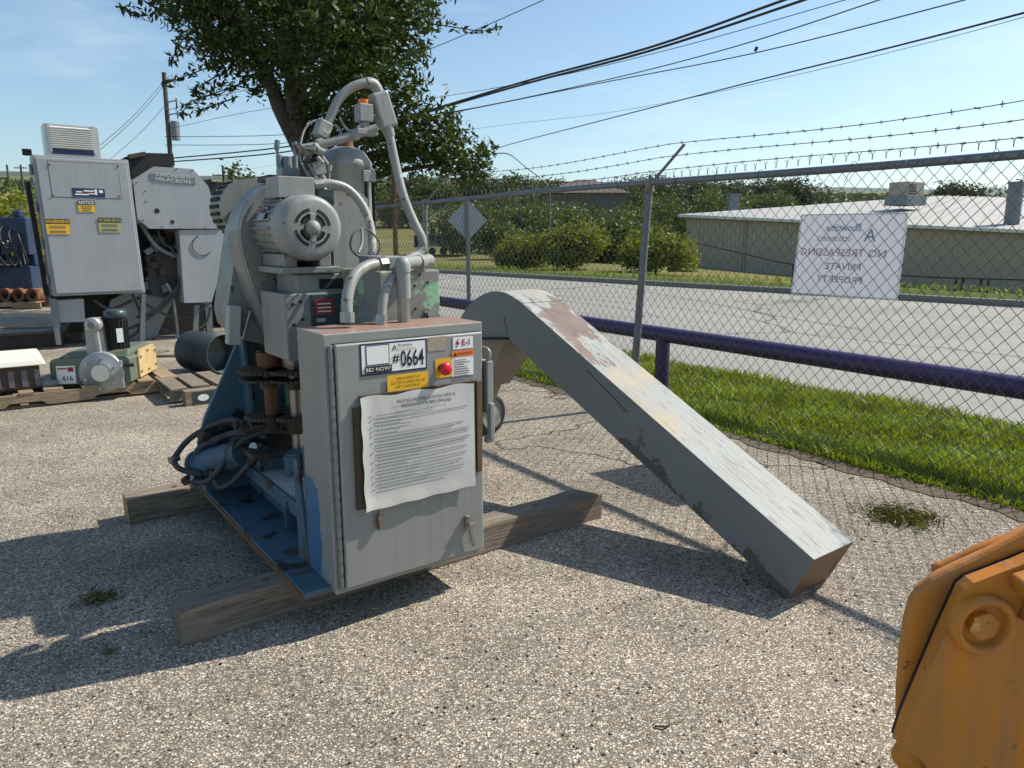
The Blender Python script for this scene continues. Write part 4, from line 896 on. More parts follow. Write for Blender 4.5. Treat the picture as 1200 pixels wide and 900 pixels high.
# ---- spindles with toothed discs
def gearwheel(mb, cx, cy, z0, z1, r, teeth=28, m=0):
    P = []
    for i in range(teeth*2): a = math.pi*i/teeth; rr = r*(1 if i % 2 else .93); P.append((cx+rr*math.cos(a), cy+rr*math.sin(a)))
    mb.prism(P, z0, z1, m, 'xy')
for (px, px_y0, px_y1, bb, nm) in ((316, 395, 475, .95, 0), (345, 395, 520, .86, 1)):
    p = Q(px, 450, bb); x = p.x; zt_ = .86; zb_ = .37 if nm else .58
    mb = MB(); mb.cyl((x, bb, zb_-.02), (x, bb, zt_), .026, n=18); mb.cyl((x, bb, .80), (x, bb, .86), .045, .05, 18); sp = part(mb, 'spindle', M['steel' if nm else 'rust2'])
    for (z0, z1, r) in ((.775, .79, .105), (.74, .75, .10), (.565, .58, .085)):
        mb = MB(); gearwheel(mb, x-(.01 if nm else .03), bb, z0, z1, r); mb.build('toothed_disc', M['rust'], sp, bevel=.001)
    mb = MB(); mb.cyl((x, bb, .50), (x, bb, .565), .04, .05, 16); mb.build('collar', M['rust'], sp); mb = MB(); mb.cyl((x, bb, .70), (x, bb, .74), .04, n=16); mb.build('collar', M['rust'], sp)
p = Q(350, 545, .80); mb = MB(); mb.cyl((p.x, .80, .33), (p.x, .80, .42), .062, n=28); mb.cyl((p.x, .80, .42), (p.x, .80, .43), .052, n=28); part(mb, 'bearing_block', M['blue'], bevel=.004)
mb = MB(); mb.box(p.x+.01, p.x+.12, .66, .72, .332, .365); part(mb, 'clamp_block', M['conduit'], bevel=.005)
for (dx, dz, l) in ((0, 0, .13), (.03, -.035, .15), (-.02, -.07, .12)):
    p = Q(305, 487, 1.0); mb = MB(); mb.obox((p.x+.06+dx, 1.0-dx*2, p.z+dz), (l*2, .07, .022), (0, random.uniform(-.06, .06), random.uniform(-.4, .4))); part(mb, 'scrap_plate', M['rust'], bevel=.004)
mb = MB(); p = Q(330, 510, .95); mb.box(p.x-.16, p.x+.30, .86, 1.18, .40, .425); part(mb, 'table_plate', M['rust'], bevel=.004)
mb = MB(); mb.box(p.x-.12, p.x+.30, .92, 1.18, .33, .40); part(mb, 'table_block', M['blue'], bevel=.004)
# ---- hydraulic cylinder and hoses at the left
a_ = Q(235, 545, 1.28); c_ = Q(285, 530, 1.05); mb = MB(); mb.cyl(a_, c_, .066, n=24); mb.cyl(a_, a_+(a_-c_).normalized()*.02, .074, n=24); part(mb, 'hydraulic_cylinder', M['blue'], bevel=.003)
for pts, r in (([(286,497,1.12),(272,492,1.18),(250,498,1.25),(225,512,1.3),(210,528,1.3),(204,540,1.28),(212,550,1.24),(236,556,1.2)], .0135), ([(345,497,.98),(310,498,1.05),(280,506,1.12),(250,516,1.2),(232,528,1.25),(228,545,1.24)], .016),
               ([(338,506,.98),(310,506,1.02),(285,516,1.05),(266,536,1.06),(252,556,1.1),(240,565,1.16),(222,563,1.24)], .0145), ([(293,542,.98),(284,553,1.0),(272,565,1.04),(258,571,1.08),(250,560,1.12),(248,552,1.14)], .0125),
               ([(300,500,1.1),(285,510,1.12),(272,518,1.13)], .02), ([(250,520,1.15),(262,512,1.15),(285,508,1.1),(312,512,1.0)], .011)):
    conduit('hydraulic_hose', pts, r, 'hose', 7, 10)
for (x, y, b, rr) in ((280,497,1.14,.022),(204,538,1.29,.019),(238,511,1.22,.022),(220,562,1.24,.022),(228,562,1.22,.024),(300,525,1.0,.025),(296,540,.98,.022),(310,530,.96,.02)):
    p = Q(x, y, b); mb = MB(); d = Vector((random.uniform(-1, 1), random.uniform(-.6, .6), random.uniform(-.5, .5))).normalized()*.022; mb.cyl(p-d, p+d, rr, n=6, sm=False); part(mb, 'hose_fitting', M['rust' if x % 3 else 'steel'])

# ---- control cabinet
def cab_paint():
    m = NB('cabinet_paint'); c = (.265, .27, .255); col = m.mix(m.noise(2.5, 5), sc(c, .88), sc(c, 1.1))
    st = m.ramp(m.noise(2.5, 6, .6, stretch=(12, 12, .7)), [(.45, 0), (.75, .3)]); col = m.mix(st, col, (.17, .155, .13))
    X = m.xyz(); nz = m.noise(5, 6, .6)
    my = m.math('GREATER_THAN', X[1], m.math('ADD', .05, m.math('MULTIPLY', nz, .16))); mz_ = m.math('LESS_THAN', X[2], m.math('ADD', .32, m.math('MULTIPLY', m.noise(3, 3), .55)))
    f = m.math('MULTIPLY', my, mz_); col = m.mix(f, col, (.045, .14, .27))
    tp = m.math('MULTIPLY', m.math('GREATER_THAN', X[2], 1.0455), m.ramp(nz, [(.33, 0), (.46, .9)])); col = m.mix(tp, col, (.30, .17, .12))
    ch = m.ramp(m.noise(22, 5, .7), [(.68, 0), (.70, .8)]); col = m.mix(ch, col, (.09, .07, .055)); sc2 = m.ramp(m.noise(3.2, 7, .7, dist=.4), [(.60, 0), (.68, .5)]); col = m.mix(sc2, col, (.34, .335, .31))
    col = m.mix(m.math('MULTIPLY', m.edge(.006), m.ramp(m.noise(30, 4, .65), [(.38, 0), (.48, .95)])), col, (.46, .44, .39))
    m.bump(m.math('ADD', m.math('MULTIPLY', m.noise(45, 4), .3), m.math('MULTIPLY', m.noise(3.4, 2), 2.2)), .22, .006)
    return m.done(col, m.ramp(nz, [(.3, .36), (.7, .55)]))
M['cab'] = cab_paint()
mb = MB(); mb.box(0, .62, 0, .235, .135, 1.047); cab = part(mb, 'control_cabinet', M['cab'], bevel=.004)
mb = MB(); mb.box(.03, .605, -.024, -.003, .158, 1.012); mb.build('door', M['cab'], cab, bevel=.006, seg=3)
mb = MB(); mb.box(.028, .607, -.004, -.0005, .156, 1.014); mb.build('door_gasket', M['black'], cab)
mb = MB(); z = .17; mb.cyl((.018, -.012, .16), (.018, -.012, 1.01), .0065, n=10)
mb.build('hinge_pin', M['grey'], cab)
while z < .99:
    mb = MB(); mb.cyl((.018, -.012, z), (.018, -.012, z+.034), .0085, n=10); mb.build('hinge_knuckle', M['grey'], cab); z += .046
mb = MB(); mb.box(.004, .03, -.005, -.001, .16, 1.01); mb.build('hinge_leaf', M['grey'], cab)
DB = -.0245
def dr(px0, py0, px1, py1): pm = (px0+px1)/2; return Q(px0, (py0+py1)/2, DB).x, Q(px1, (py0+py1)/2, DB).x, Q(pm, py1, DB).z, Q(pm, py0, DB).z
XR, ZU = Vector((1, 0, 0)), Vector((0, 0, 1))
def plate(name, x0, x1, z0, z1, mat, lev=0, th=.0008, extra=None):
    mb = MB(); y = DB-lev*.0009; mb.box(x0, x1, y-th, y, z0, z1)
    return mb.build(name, mat, cab)
def txt(name, s, size, x, z, mat, lev, wx=1, align='CENTER', bold=0, rot=0):
    mb = MB(); r_ = Vector((math.cos(rot), 0, math.sin(rot))); u_ = Vector((-math.sin(rot), 0, math.cos(rot)))
    mb.text(s, size, (x, DB-lev*.0009-.0012, z), r_, u_, 0, align, wx, bold); return mb.build(name, mat, cab)
# lot sticker
x0, x1, z0, z1 = dr(421.5, 400, 500, 437); W_ = x1-x0; H_ = z1-z0
plate('lot_sticker', x0, x1, z0, z1, M['bluelabel'], 0); plate('lot_sticker_face', x0+.006, x1-.006, z0+.007, z1-.006, M['white'], 1)
plate('code_frame', x0+.02, x0+.108, z0+.033, z1-.006, M['inkgrey'], 2); plate('code_panel', x0+.024, x0+.104, z0+.037, z1-.010, M['white'], 3)
plate('bid_strip', x0+.014, x0+.115, z0+.008, z0+.031, M['ink'], 4); txt('sticker_lettering', 'BID NOW!', .019, x0+.064, z0+.0195, M['white'], 5, 1.05)
txt('sticker_lettering', '#', .044, x0+.132, z0+.050, M['ink'], 2, 1, bold=.0005); txt('sticker_lettering', '0664', .080, x0+.195, z0+.043, M['ink'], 2, .58, bold=.0012)
txt('sticker_lettering', 'A', .030, x0+.128, z1-.024, M['ink'], 2, 1); txt('sticker_lettering', 'Showtime', .014, x0+.140, z1-.015, M['ink'], 2, 1, 'LEFT'); txt('sticker_lettering', 'uctioneers', .017, x0+.140, z1-.028, M['tan'], 2, 1, 'LEFT')
# yellow notice
x0, x1, z0, z1 = dr(453, 436, 501, 456.5); plate('yellow_notice', x0, x1, z0-.005, z1-.004, M['yellow'], 5)
for i, s in enumerate(('AREA IN FRONT OF', 'ELECTRICAL PANEL MUST BE', 'KEPT CLEAR FOR 36"')): txt('notice_lettering', s, .0115, (x0+x1)/2, z1-.018-.0145*i, M['ink'], 6, .9)
# glue residue, E-1 plate, orange warning, emergency stop
x0, x1, z0, z1 = dr(501, 394.5, 522, 411); plate('glue_residue', x0, x1, z0, z1, plain('glue_residue', (.36, .30, .22), .9, 0, .5, 110), 0)
x0, x1, z0, z1 = dr(530.5, 394.5, 554, 408.6); plate('circuit_plate', x0, x1, z0, z1, M['white'], 1); txt('plate_lettering', 'E-1', .032, (x0+x1)/2+.013, (z0+z1)/2, M['redlabel'], 2, .95, bold=.0008)
mb = MB(); bx, bz = x0+.018, (z0+z1)/2; mb.prism([(bx+.006, bz+.020), (bx-.008, bz-.002), (bx, bz-.002), (bx-.005, bz-.020), (bx+.010, bz+.003), (bx+.002, bz+.003)], DB-.0035, DB-.0028); mb.build('flash_symbol', M['redlabel'], cab)
x0, x1, z0, z1 = dr(529.5, 410.5, 554.5, 440); plate('warning_label', x0, x1, z0, z1, M['white'], 1); plate('warning_band', x0, x1, z1-.022, z1, M['orange'], 2); txt('label_lettering', '\u25b2 WARNING' if False else 'WARNING', .015, (x0+x1)/2+.008, z1-.011, M['ink'], 3, .9)
mb = MB(); mb.prism([(x0+.005, z1-.018), (x0+.021, z1-.018), (x0+.013, z1-.005)], DB-.0042, DB-.0036); mb.build('hazard_symbol', M['ink'], cab)
for i in range(8): mb = MB(); mb.box(x0+.008, x0+.008+random.uniform(.04, .07), DB-.0032, DB-.0027, z1-.035-.0085*i, z1-.0325-.0085*i); mb.build('label_print', M['redlabel' if i in (3, 5) else 'inkgrey'], cab)
x0, x1, z0, z1 = dr(510, 420, 530.5, 442); plate('stop_plate', x0, x1, z0, z1, M['yellow'], 0, .0015)
bx, bz = Q(521, 432, DB-.02).x, Q(521, 432, DB-.02).z
mb = MB(); mb.cyl((bx, DB, bz), (bx, DB-.024, bz), .016, n=18); mb.build('button_stem', M['dark'], cab)
mb = MB(); mb.lathe([(.017, -.020), (.0225, -.022), (.024, -.030), (.021, -.038), (.012, -.042), (.001, -.043)][::-1], (bx, DB, bz), (0, 1, 0), 24); mb.build('emergency_button', M['red'], cab)
# document holder: brown board, wrinkled sleeve, printed sheet
px0, px1, pz0, pz1 = .090, .575, Q(420, 600, DB).z, Q(410, 468, DB).z
mb = MB(); mb.box(px0-.012, px0+.03, DB-.012, DB, pz0+.01, pz1-.03); mb.build('holder_rail', M['rust'], cab, bevel=.002)
mb = MB(); mb.box(px1-.005, px1+.018, DB-.012, DB, pz0+.05, pz1+.005); mb.build('holder_rail', plain('brown_tape', (.13, .075, .04), .6, 0, .4, 20), cab, bevel=.002)
mb = MB(); mb.box(px0+.01, px1, DB-.010, DB-.001, pz1-.004, pz1+.008); mb.build('holder_rail', M['rust'], cab, bevel=.002)
NX, NZ = 26, 22
def sheet_y(u, v): return DB-.014-.007*math.sin(math.pi*u)*math.sin(math.pi*v)-.004*math.exp(-((v-.02)/.05)**2)*(.6+.4*math.sin(u*19))-.006*max(0, .06-u)/.06-.0012*math.sin(u*7+v*5)-.006*max(0, .12-v)/.12*(1-u)
V = []; F = []
for j in range(NZ+1):
    for i in range(NX+1):
        u, v = i/NX, j/NZ
        lx = px0+.012+(px1-px0-.03)*u+.002*math.sin(v*23)*(u < .05); lz = pz0+.002+(pz1-pz0)*v+.004*math.sin(u*17)*(v > .97)+.0015*math.sin(u*23)*(v < .03)
        V.append((lx, sheet_y(u, v), lz))
F = [(j*(NX+1)+i, j*(NX+1)+i+1, (j+1)*(NX+1)+i+1, (j+1)*(NX+1)+i) for j in range(NZ) for i in range(NX)]
m = NB('laminated_sheet'); col = m.mix(m.noise(7, 4), (.50, .50, .465), (.60, .60, .565)); col = m.mix(m.ramp(m.noise(4, 4), [(.6, 0), (.8, .3)]), col, (.55, .49, .36)); m.bump(m.noise(5, 3, dist=.8), .3, .008)
o = mesh_np('instruction_sheet', V, F, m.done(col, .22, 0, .6), cab); o.data.polygons.foreach_set('use_smooth', [True]*len(F))
mb = MB()
def onsheet(u, v, x): return (x, sheet_y(u, v)-.0016, pz0+.002+(pz1-pz0)*v)
wdt = px1-px0-.03
for s, v in (('PROCEDURE FOR LOADING RING &', .93), ('PREPARING FOR BELL OF LUGS', .885)):
    mb2 = MB(); mb2.text(s, .0165, (px0+.012+wdt*.55, sheet_y(.55, v)-.004, pz0+(pz1-pz0)*v), XR, ZU, 0, 'CENTER', .88, .0003); mb2.build('sheet_heading', M['inkgrey'], cab)
v = .83; random.seed(5); para = [1, 2, 1, 1, 2, 3, 3, 2, 2, 2, 2, 1]
for pi, nl in enumerate(para):
    for li in range(nl):
        u = .075 if False else .12; end = random.uniform(.86, .95) if li < nl-1 else random.uniform(.3, .8)
        if li == 0:
            for uu in (.07,): a_ = onsheet(uu, v, px0+.012+wdt*uu); mb.box(a_[0], a_[0]+.006, a_[1]-.0008, a_[1], a_[2]-.002, a_[2]+.002)
        while u < end:
            wl_ = random.uniform(.012, .034); um = u+wl_/2; a_ = onsheet(um, v, px0+.012+wdt*u); mb.box(a_[0], a_[0]+wl_*wdt*.72, a_[1]-.0012, a_[1]-.0004, a_[2]-.0014, a_[2]+.0014); u += wl_
        v -= .0235
    v -= .0145
mb.build('sheet_print', plain('faded_print', (.22, .22, .22), .5), cab)
# handle and latches
mb = MB(); a_ = Q(567, 418, .02); zt_ = .955; mb.box(.622, .650, -.03, .04, .70, .90); mb.tube(spline([(.636, -.012, .89), (.636, -.022, .93), (.630, -.005, .945), (.624, .012, .94)], 4), .010, 8); mb.box(.626, .646, -.045, -.02, .60, .74); mb.box(.618, .650, -.035, -.01, .585, .61); mb.build('door_handle', M['grey2'], cab, bevel=.005)
x_, z_ = Q(547, 612, DB).x, Q(547, 612, DB).z
mb = MB(); mb.box(x_-.012, x_+.012, DB-.012, DB, z_-.02, z_+.03); mb.cyl((x_, DB-.002, z_+.018), (x_, DB-.022, z_+.018), .010, n=10); mb.box(x_-.008, x_+.022, DB-.030, DB-.010, z_-.012, z_+.002); mb.obox((x_+.014, DB-.012, z_-.055), (.012, .008, .09), (0, -.22, 0)); mb.build('latch', M['steel'], cab, bevel=.002)
x_, z_ = Q(442, 610, DB).x, Q(442, 610, DB).z
mb = MB(); mb.lathe([(.001, -.03), (.006, -.026), (.0085, -.005), (.007, .02), (.003, .032), (.001, .034)], (x_, DB-.01, z_), (0, 0, 1), 10); mb.build('hanging_key', M['rust2'], cab)
mb = MB(); mb.tube([(x_, DB-.01, z_+.03), (x_, DB-.012, z_+.06)], .0015, 5); mb.build('key_string', M['black'], cab)

# ================================================================== conveyor housing (hump-backed duct)
ca0, ca1 = 1.467, 1.742
conv = empty('chip_conveyor', ORG+AX*1.6+BX*(-.8), MROT, 'long grey box-section conveyor housing sloping down to the asphalt', 'conveyor')
def cv(mb): mb.v = [(x-1.6, y+.8, z) for x, y, z in mb.v]; return mb
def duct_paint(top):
    m = NB('duct_sunlit_top_paint' if top else 'duct_shaded_side_paint'); X = m.xyz()
    c = (.37, .39, .375) if top else (.20, .215, .215); col = m.mix(m.noise(3, 5), sc(c, .9), sc(c, 1.08))  # sun on the top and shade on the sides put into the base grey
    # streaks run along the slope: stretch noise along the local y/z line
    rot = m.n('ShaderNodeMapping'); rot.inputs['Rotation'].default_value = (R(-24.7), 0, 0); m.l(m.co, rot.inputs['Vector'])
    stk = m.noise(6, 8, .65, vec=rot.outputs[0], stretch=(16, .55, 3))
    if top:
        pos = X[1]                                                    # along the duct, 0 at the foot
        worn = m.ramp(m.math('DIVIDE', pos, 2.4), [(.34, 0), (.46, .32), (.62, .42), (.72, .34), (.82, .18)])
        f = m.ramp(m.math('ADD', m.math('MULTIPLY', m.noise(3.5, 9, .7, vec=rot.outputs[0], stretch=(2.2, .8, 1)), .62), m.math('MULTIPLY', worn, .45)), [(.47, 0), (.485, 1)])
        wornc = m.mix(m.ramp(m.noise(7, 6, .6), [(.4, 0), (.65, 1)]), (.17, .125, .105), (.235, .185, .16)); wornc = m.mix(m.ramp(m.noise(9, 6, .7), [(.60, 0), (.66, 1)]), wornc, (.42, .20, .06))
        edge = m.ramp(stk, [(.54, 0), (.60, .85)]); col = m.mix(edge, col, (.24, .22, .19)); col = m.mix(m.ramp(m.noise(30, 5, .7, vec=rot.outputs[0], stretch=(1.5, .3, 1)), [(.58, 0), (.62, .7)]), col, (.20, .19, .17)); col = m.mix(m.ramp(m.noise(2.2, 4), [(.45, 0), (.7, .55)]), col, (.30, .29, .26)); col = m.mix(m.math('MULTIPLY', m.ramp(m.noise(2.4, 5), [(.54, 0), (.66, 1)]), m.ramp(stk, [(.4, 0), (.55, .7)])), col, (.52, .40, .22))
        col = m.mix(f, col, wornc); hh = m.math('SUBTRACT', m.math('MULTIPLY', stk, .4), f)
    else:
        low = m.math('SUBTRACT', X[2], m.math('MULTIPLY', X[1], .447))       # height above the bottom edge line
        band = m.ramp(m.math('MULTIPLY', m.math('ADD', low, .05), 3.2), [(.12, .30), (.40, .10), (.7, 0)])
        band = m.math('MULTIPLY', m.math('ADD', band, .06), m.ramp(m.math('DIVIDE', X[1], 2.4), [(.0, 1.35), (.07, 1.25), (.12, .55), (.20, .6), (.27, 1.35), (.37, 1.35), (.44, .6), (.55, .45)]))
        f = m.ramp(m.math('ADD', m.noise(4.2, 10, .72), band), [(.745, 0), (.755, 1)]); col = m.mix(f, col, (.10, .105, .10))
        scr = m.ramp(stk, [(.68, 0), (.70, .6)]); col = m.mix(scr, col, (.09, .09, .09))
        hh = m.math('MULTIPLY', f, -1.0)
    col = m.mix(m.math('MULTIPLY', m.edge(.006), m.ramp(m.noise(24, 4, .65), [(.40, 0), (.50, .9)])), col, (.20, .16, .12) if top else (.36, .36, .33))
    m.bump(m.math('ADD', hh, m.math('MULTIPLY', m.noise(3, 2), 2.5)), .3, .004); return m.done(col, .66, 0, .3)
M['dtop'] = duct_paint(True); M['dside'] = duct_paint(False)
top = [(-.902, .198), (.80, .982), (.883, 1.018), (.95, 1.042), (1.016, 1.058), (1.08, 1.062), (1.147, 1.057), (1.23, 1.037), (1.313, 1.003), (1.40, .95), (1.464, .892), (1.505, .82), (1.515, .77)]
botm = [(1.228, .77), (.992, .815), (.94, .783), (-.811, .004)]
prof = top+botm
mb = MB(); n = len(prof); nt_ = len(top)
vs = [(ca0, y, z) for y, z in prof]+[(ca1, y, z) for y, z in prof]
mb.add(vs[:n], [tuple(range(n))], 1); mb.add(vs[n:], [tuple(range(n))[::-1]], 1)
for i in range(n):
    j = (i+1) % n; q = [vs[i], vs[j], vs[n+j], vs[n+i]]; mb.add(q, [(3, 2, 1, 0)], 0 if i < nt_-1 else (2 if i == n-1 else 1), False)
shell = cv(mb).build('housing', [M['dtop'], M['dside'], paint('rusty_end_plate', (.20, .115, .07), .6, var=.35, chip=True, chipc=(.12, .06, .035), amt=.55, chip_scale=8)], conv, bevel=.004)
mb = MB(); mb.hexa([(ca0-.002, .862, 1.004), (ca1+.002, .862, 1.004), (ca1+.002, .892, 1.016), (ca0-.002, .892, 1.016), (ca0-.002, .862, 1.0125), (ca1+.002, .862, 1.0125), (ca1+.002, .892, 1.0255), (ca0-.002, .892, 1.0255)]); cv(mb).build('seam_strap', M['dtop'], conv, bevel=.001)
mb = MB()                                                             # folded lip along the head opening
mb.hexa([(ca0-.012, .985, .800), (ca1+.012, .985, .800), (ca1+.012, 1.52, .742), (ca0-.012, 1.52, .742), (ca0-.012, .985, .814), (ca1+.012, .985, .814), (ca1+.012, 1.52, .758), (ca0-.012, 1.52, .758)]); cv(mb).build('flange', M['dark'], conv, bevel=.002)
mb = MB(); mb.add([(ca0+.004, 1.02, .795), (ca1-.004, 1.02, .795), (ca1-.004, 1.50, .74), (ca0+.004, 1.50, .74), (ca0+.05, 1.28, .48), (ca1-.05, 1.28, .48), (ca1-.05, 1.44, .48), (ca0+.05, 1.44, .48)], [(0,1,5,4),(1,2,6,5),(2,3,7,6),(3,0,4,7),(4,5,6,7)]); cv(mb).build('discharge_chute', paint('tan_worn_steel', (.24, .205, .165), .55, chip=True), conv)
mb = MB(); mb.bar((ca0-.001, 1.03, .93), (ca0-.001, .99, .83), .002, .002); cv(mb).build('side_seam', M['dark'], conv); mb = MB(); mb.bar((ca0-.001, .34, .722), (ca0-.001, .06, .565), .002, .003); cv(mb).build('side_scratch', M['dark'], conv)
mb = MB(); mb.bar((ca1+.10, 1.42, .75), (ca1+.15, 1.86, .13), .05, .05); mb.bar((ca1-.01, 1.40, .74), (ca1+.11, 1.42, .76), .05, .04); mb.cyl((ca1+.12, 1.86, .135), (ca1+.26, 1.86, .135), .012, n=10); cv(mb).build('support_leg', M['grey'], conv, bevel=.003)
wc = Vector((1.925, 1.83, .142)); tw = MB(); ax_ = Vector((.25, -.97, 0)).normalized()
tw.lathe([(.112, .03), (.136, .027), (.142, .012), (.142, -.012), (.136, -.027), (.112, -.03)], wc, ax_, 36); wh = cv(tw).build('wheel', M['black'], conv)
mb = MB(); mb.lathe([(.001, .018), (.03, .022), (.034, .012), (.09, .016), (.113, .026), (.113, -.026), (.001, -.02)], wc, ax_, 36); cv(mb).build('wheel_disc', M['grey'], wh)

# ================================================================== left background: machining centre with tall cabinet
def frame_at(px, py, z=0.0): p = G(px, py, z); return (p-ORG).dot(AX), (p-ORG).dot(BX)
O2 = Vector((-5.60, 8.8, 0)); a2 = (O2-ORG).dot(AX); b2 = (O2-ORG).dot(BX)
def QM(px, py, db=0.0): q = Q(px, py, b2+db); return Vector((q.x-a2, db, q.z))
mil = empty('machining_centre', O2, MROT, 'grey machining centre with tall cabinet, warning stickers and rooftop cooler at left', 'machine')
tl_ = QM(37, 181); tr_ = QM(153, 186.5); bl_ = QM(63, 348); br_ = QM(169, 343)
x0c, x1c = (tl_.x+bl_.x)/2, (tr_.x+br_.x)/2; z0c, z1c = (bl_.z+br_.z)/2, (tl_.z+tr_.z)/2
lean = (tl_.x-bl_.x)*.5
mb = MB(); mb.hexa([(x0c-lean, .04, z0c), (x1c-lean, .04, z0c), (x1c-lean, .42, z0c), (x0c-lean, .42, z0c), (x0c+lean, .04, z1c), (x1c+lean, .04, z1c), (x1c+lean, .42, z1c), (x0c+lean, .42, z1c)]); mcab = mb.build('cabinet', M['milacron'], mil, bevel=.012)
sh = lambda z: lean*(2*(z-z0c)/(z1c-z0c)-1)
def mquad(name, px0, py0, px1, py1, mat, lev, parent=mcab, th=.0015, base=.04):
    p = QM(px0, py0, base); q = QM(px1, py1, base); y = base-lev*.0015; zt, zb = p.z, q.z; xa, xb = p.x, q.x; s0, s1 = sh(zb)-sh((zt+zb)/2), sh(zt)-sh((zt+zb)/2)
    mb = MB(); mb.hexa([(xa+s0, y-th, zb), (xb+s0, y-th, zb), (xb+s0, y, zb), (xa+s0, y, zb), (xa+s1, y-th, zt), (xb+s1, y-th, zt), (xb+s1, y, zt), (xa+s1, y, zt)]); return mb.build(name, mat, parent), (xa, xb, zb, zt, y-th)
mb = MB(); d0 = .03; mb.hexa([(x0c+d0-lean, .0, z0c+d0), (x1c-d0-lean, .0, z0c+d0), (x1c-d0-lean, .04, z0c+d0), (x0c+d0-lean, .04, z0c+d0), (x0c+d0+lean, .0, z1c-d0), (x1c-d0+lean, .0, z1c-d0), (x1c-d0+lean, .04, z1c-d0), (x0c+d0+lean, .04, z1c-d0)]); mb.build('door', M['milacron2'], mcab, bevel=.01)
mquad('panel_shadow_gap', 55.5, 188, 142.5, 233.5, M['inkgrey'], 0, base=.0, th=.001); mquad('access_panel', 56.3, 188.8, 141.7, 232.7, M['milacron2'], .3, base=.0, th=.003)
for (x, y) in ((58,193),(138,195),(62,229),(140,230)): p = QM(x, y, -.004); mb = MB(); mb.cyl((p.x, -.004, p.z), (p.x, -.012, p.z), .009, n=8); mb.build('screw', M['dark'], mcab)
TX = lambda s, size, info, fx, fz, mat, wx=1, nm='label_lettering', bold=.001: MB().text(s, size, ((info[0]+(info[1]-info[0])*fx), info[4]-.002, info[2]+(info[3]-info[2])*fz), XR, ZU, 0, 'CENTER', wx, bold).build(nm, mat, mcab)
_, i_ = mquad('picture_sticker', 84, 220, 123.5, 231.5, M['bluelabel'], 1, base=-.004)
for (fx0, fx1, fz0, fz1, mk) in ((.08, .5, .2, .36, 'white'), (.12, .3, .5, .64, 'white'), (.35, .66, .62, .78, 'white'), (.38, .66, .46, .58, 'redlabel'), (.5, .72, .32, .44, 'white'), (.68, .76, .25, .9, 'white'), (.82, .94, .5, .85, 'white')):
    mb = MB(); w_, h_ = i_[1]-i_[0], i_[3]-i_[2]; mb.box(i_[0]+w_*fx0, i_[0]+w_*fx1, i_[4]-.0025, i_[4]-.0005, i_[2]+h_*fz0, i_[2]+h_*fz1); mb.build('sticker_print', M[mk], mcab)
_, i_ = mquad('notice_label', 90.5, 234.5, 111.5, 248.5, M['yellow'], 1, base=-.004); mquad('notice_band', 90.5, 234.5, 111.5, 240.5, M['rust'], 1.8, base=-.004, th=.0012); TX('NOTICE', .054, (i_[0], i_[1], i_[2], i_[3], i_[4]-.002), .52, .79, M['white'], .82)
for f in (.42, .26, .1): mb = MB(); mb.box(i_[0]+.03+.1*(.42-f)*.5, i_[1]-.03-.1*(.42-f)*.5, i_[4]-.002, i_[4]-.0005, i_[2]+.14*f, i_[2]+.14*f+.009); mb.build('label_print', M['inkgrey'], mcab)
for (a, b, c, d, mk) in ((53, 256.5, 82.5, 274.5, 'yellow'), (114.5, 255, 142.5, 272.5, 'yellowold')):
    _, i_ = mquad('warning_label', a, b, c, d, M[mk], 1, base=-.004); mquad('warning_band', a, b, c, b+6, M['ink'], 1.8, base=-.004, th=.0012); TX('WARNING', .056, (i_[0], i_[1], i_[2], i_[3], i_[4]-.002), .53, .83, M[mk], .92)
    for f in (.48, .38, .18, .10): mb = MB(); mb.box(i_[0]+.03, i_[1]-.04, i_[4]-.002, i_[4]-.0005, i_[2]+.19*f, i_[2]+.19*f+.008); mb.build('label_print', M['inkgrey'], mcab)
# side hardware of the cabinet
for f in (.12, .38, .64, .9):
    z = z0c+(z1c-z0c)*f; mb = MB(); mb.box(x0c+sh(z)-.035, x0c+sh(z), .10, .2, z-.06, z+.06); mb.cyl((x0c+sh(z)-.03, .06, z-.05), (x0c+sh(z)-.03, .06, z+.05), .014, n=8); mb.build('door_clamp', M['galv'], mcab, bevel=.006)
mb = MB(); mb.bar((x0c-lean-.05, .3, z0c), (x0c+lean-.06, .3, z1c-.3), .05, .14, 0, Vector((0, 1, 0))); mb.build('side_duct', M['dark'], mcab)
mb = MB(); mb.tube([(x0c+lean-.03, .2, z1c), (x0c+lean-.03, .2, z1c+.07)], .05, 10); mb.build('stub', M['dark'], mcab)
# rooftop cooler
p = QM(57, 144.5, .12); q = QM(110, 180, .12); a_ = QM(43, 144, .12); e_ = QM(118, 146, .12)
mb = MB(); mb.box(a_.x+.06, e_.x-.03, .12, .46, z1c, p.z); ac = mb.build('cooler', M['chrome'], mil, bevel=.01)
mb = MB(); mb.box(p.x, q.x, .105, .121, z1c+.10, p.z-.03); mb.build('grille_back', M['dark'], ac)
for i in range(10): z = z1c+.11+(p.z-.04-z1c-.11)*i/9; mb = MB(); mb.obox(((p.x+q.x)/2, .10, z), (q.x-p.x, .03, .014), (.5, 0, 0)); mb.build('louvre', M['whitebox'], ac)
for x in (p.x-.012, q.x+.012): mb = MB(); mb.box(x-.016, x+.016, .095, .125, z1c+.05, p.z); mb.build('corner_post', M['chrome'], ac, bevel=.003)
mb = MB(); mb.box(p.x, q.x, .10, .122, z1c+.03, z1c+.09); mb.build('blue_strip', M['bluelabel'], ac)
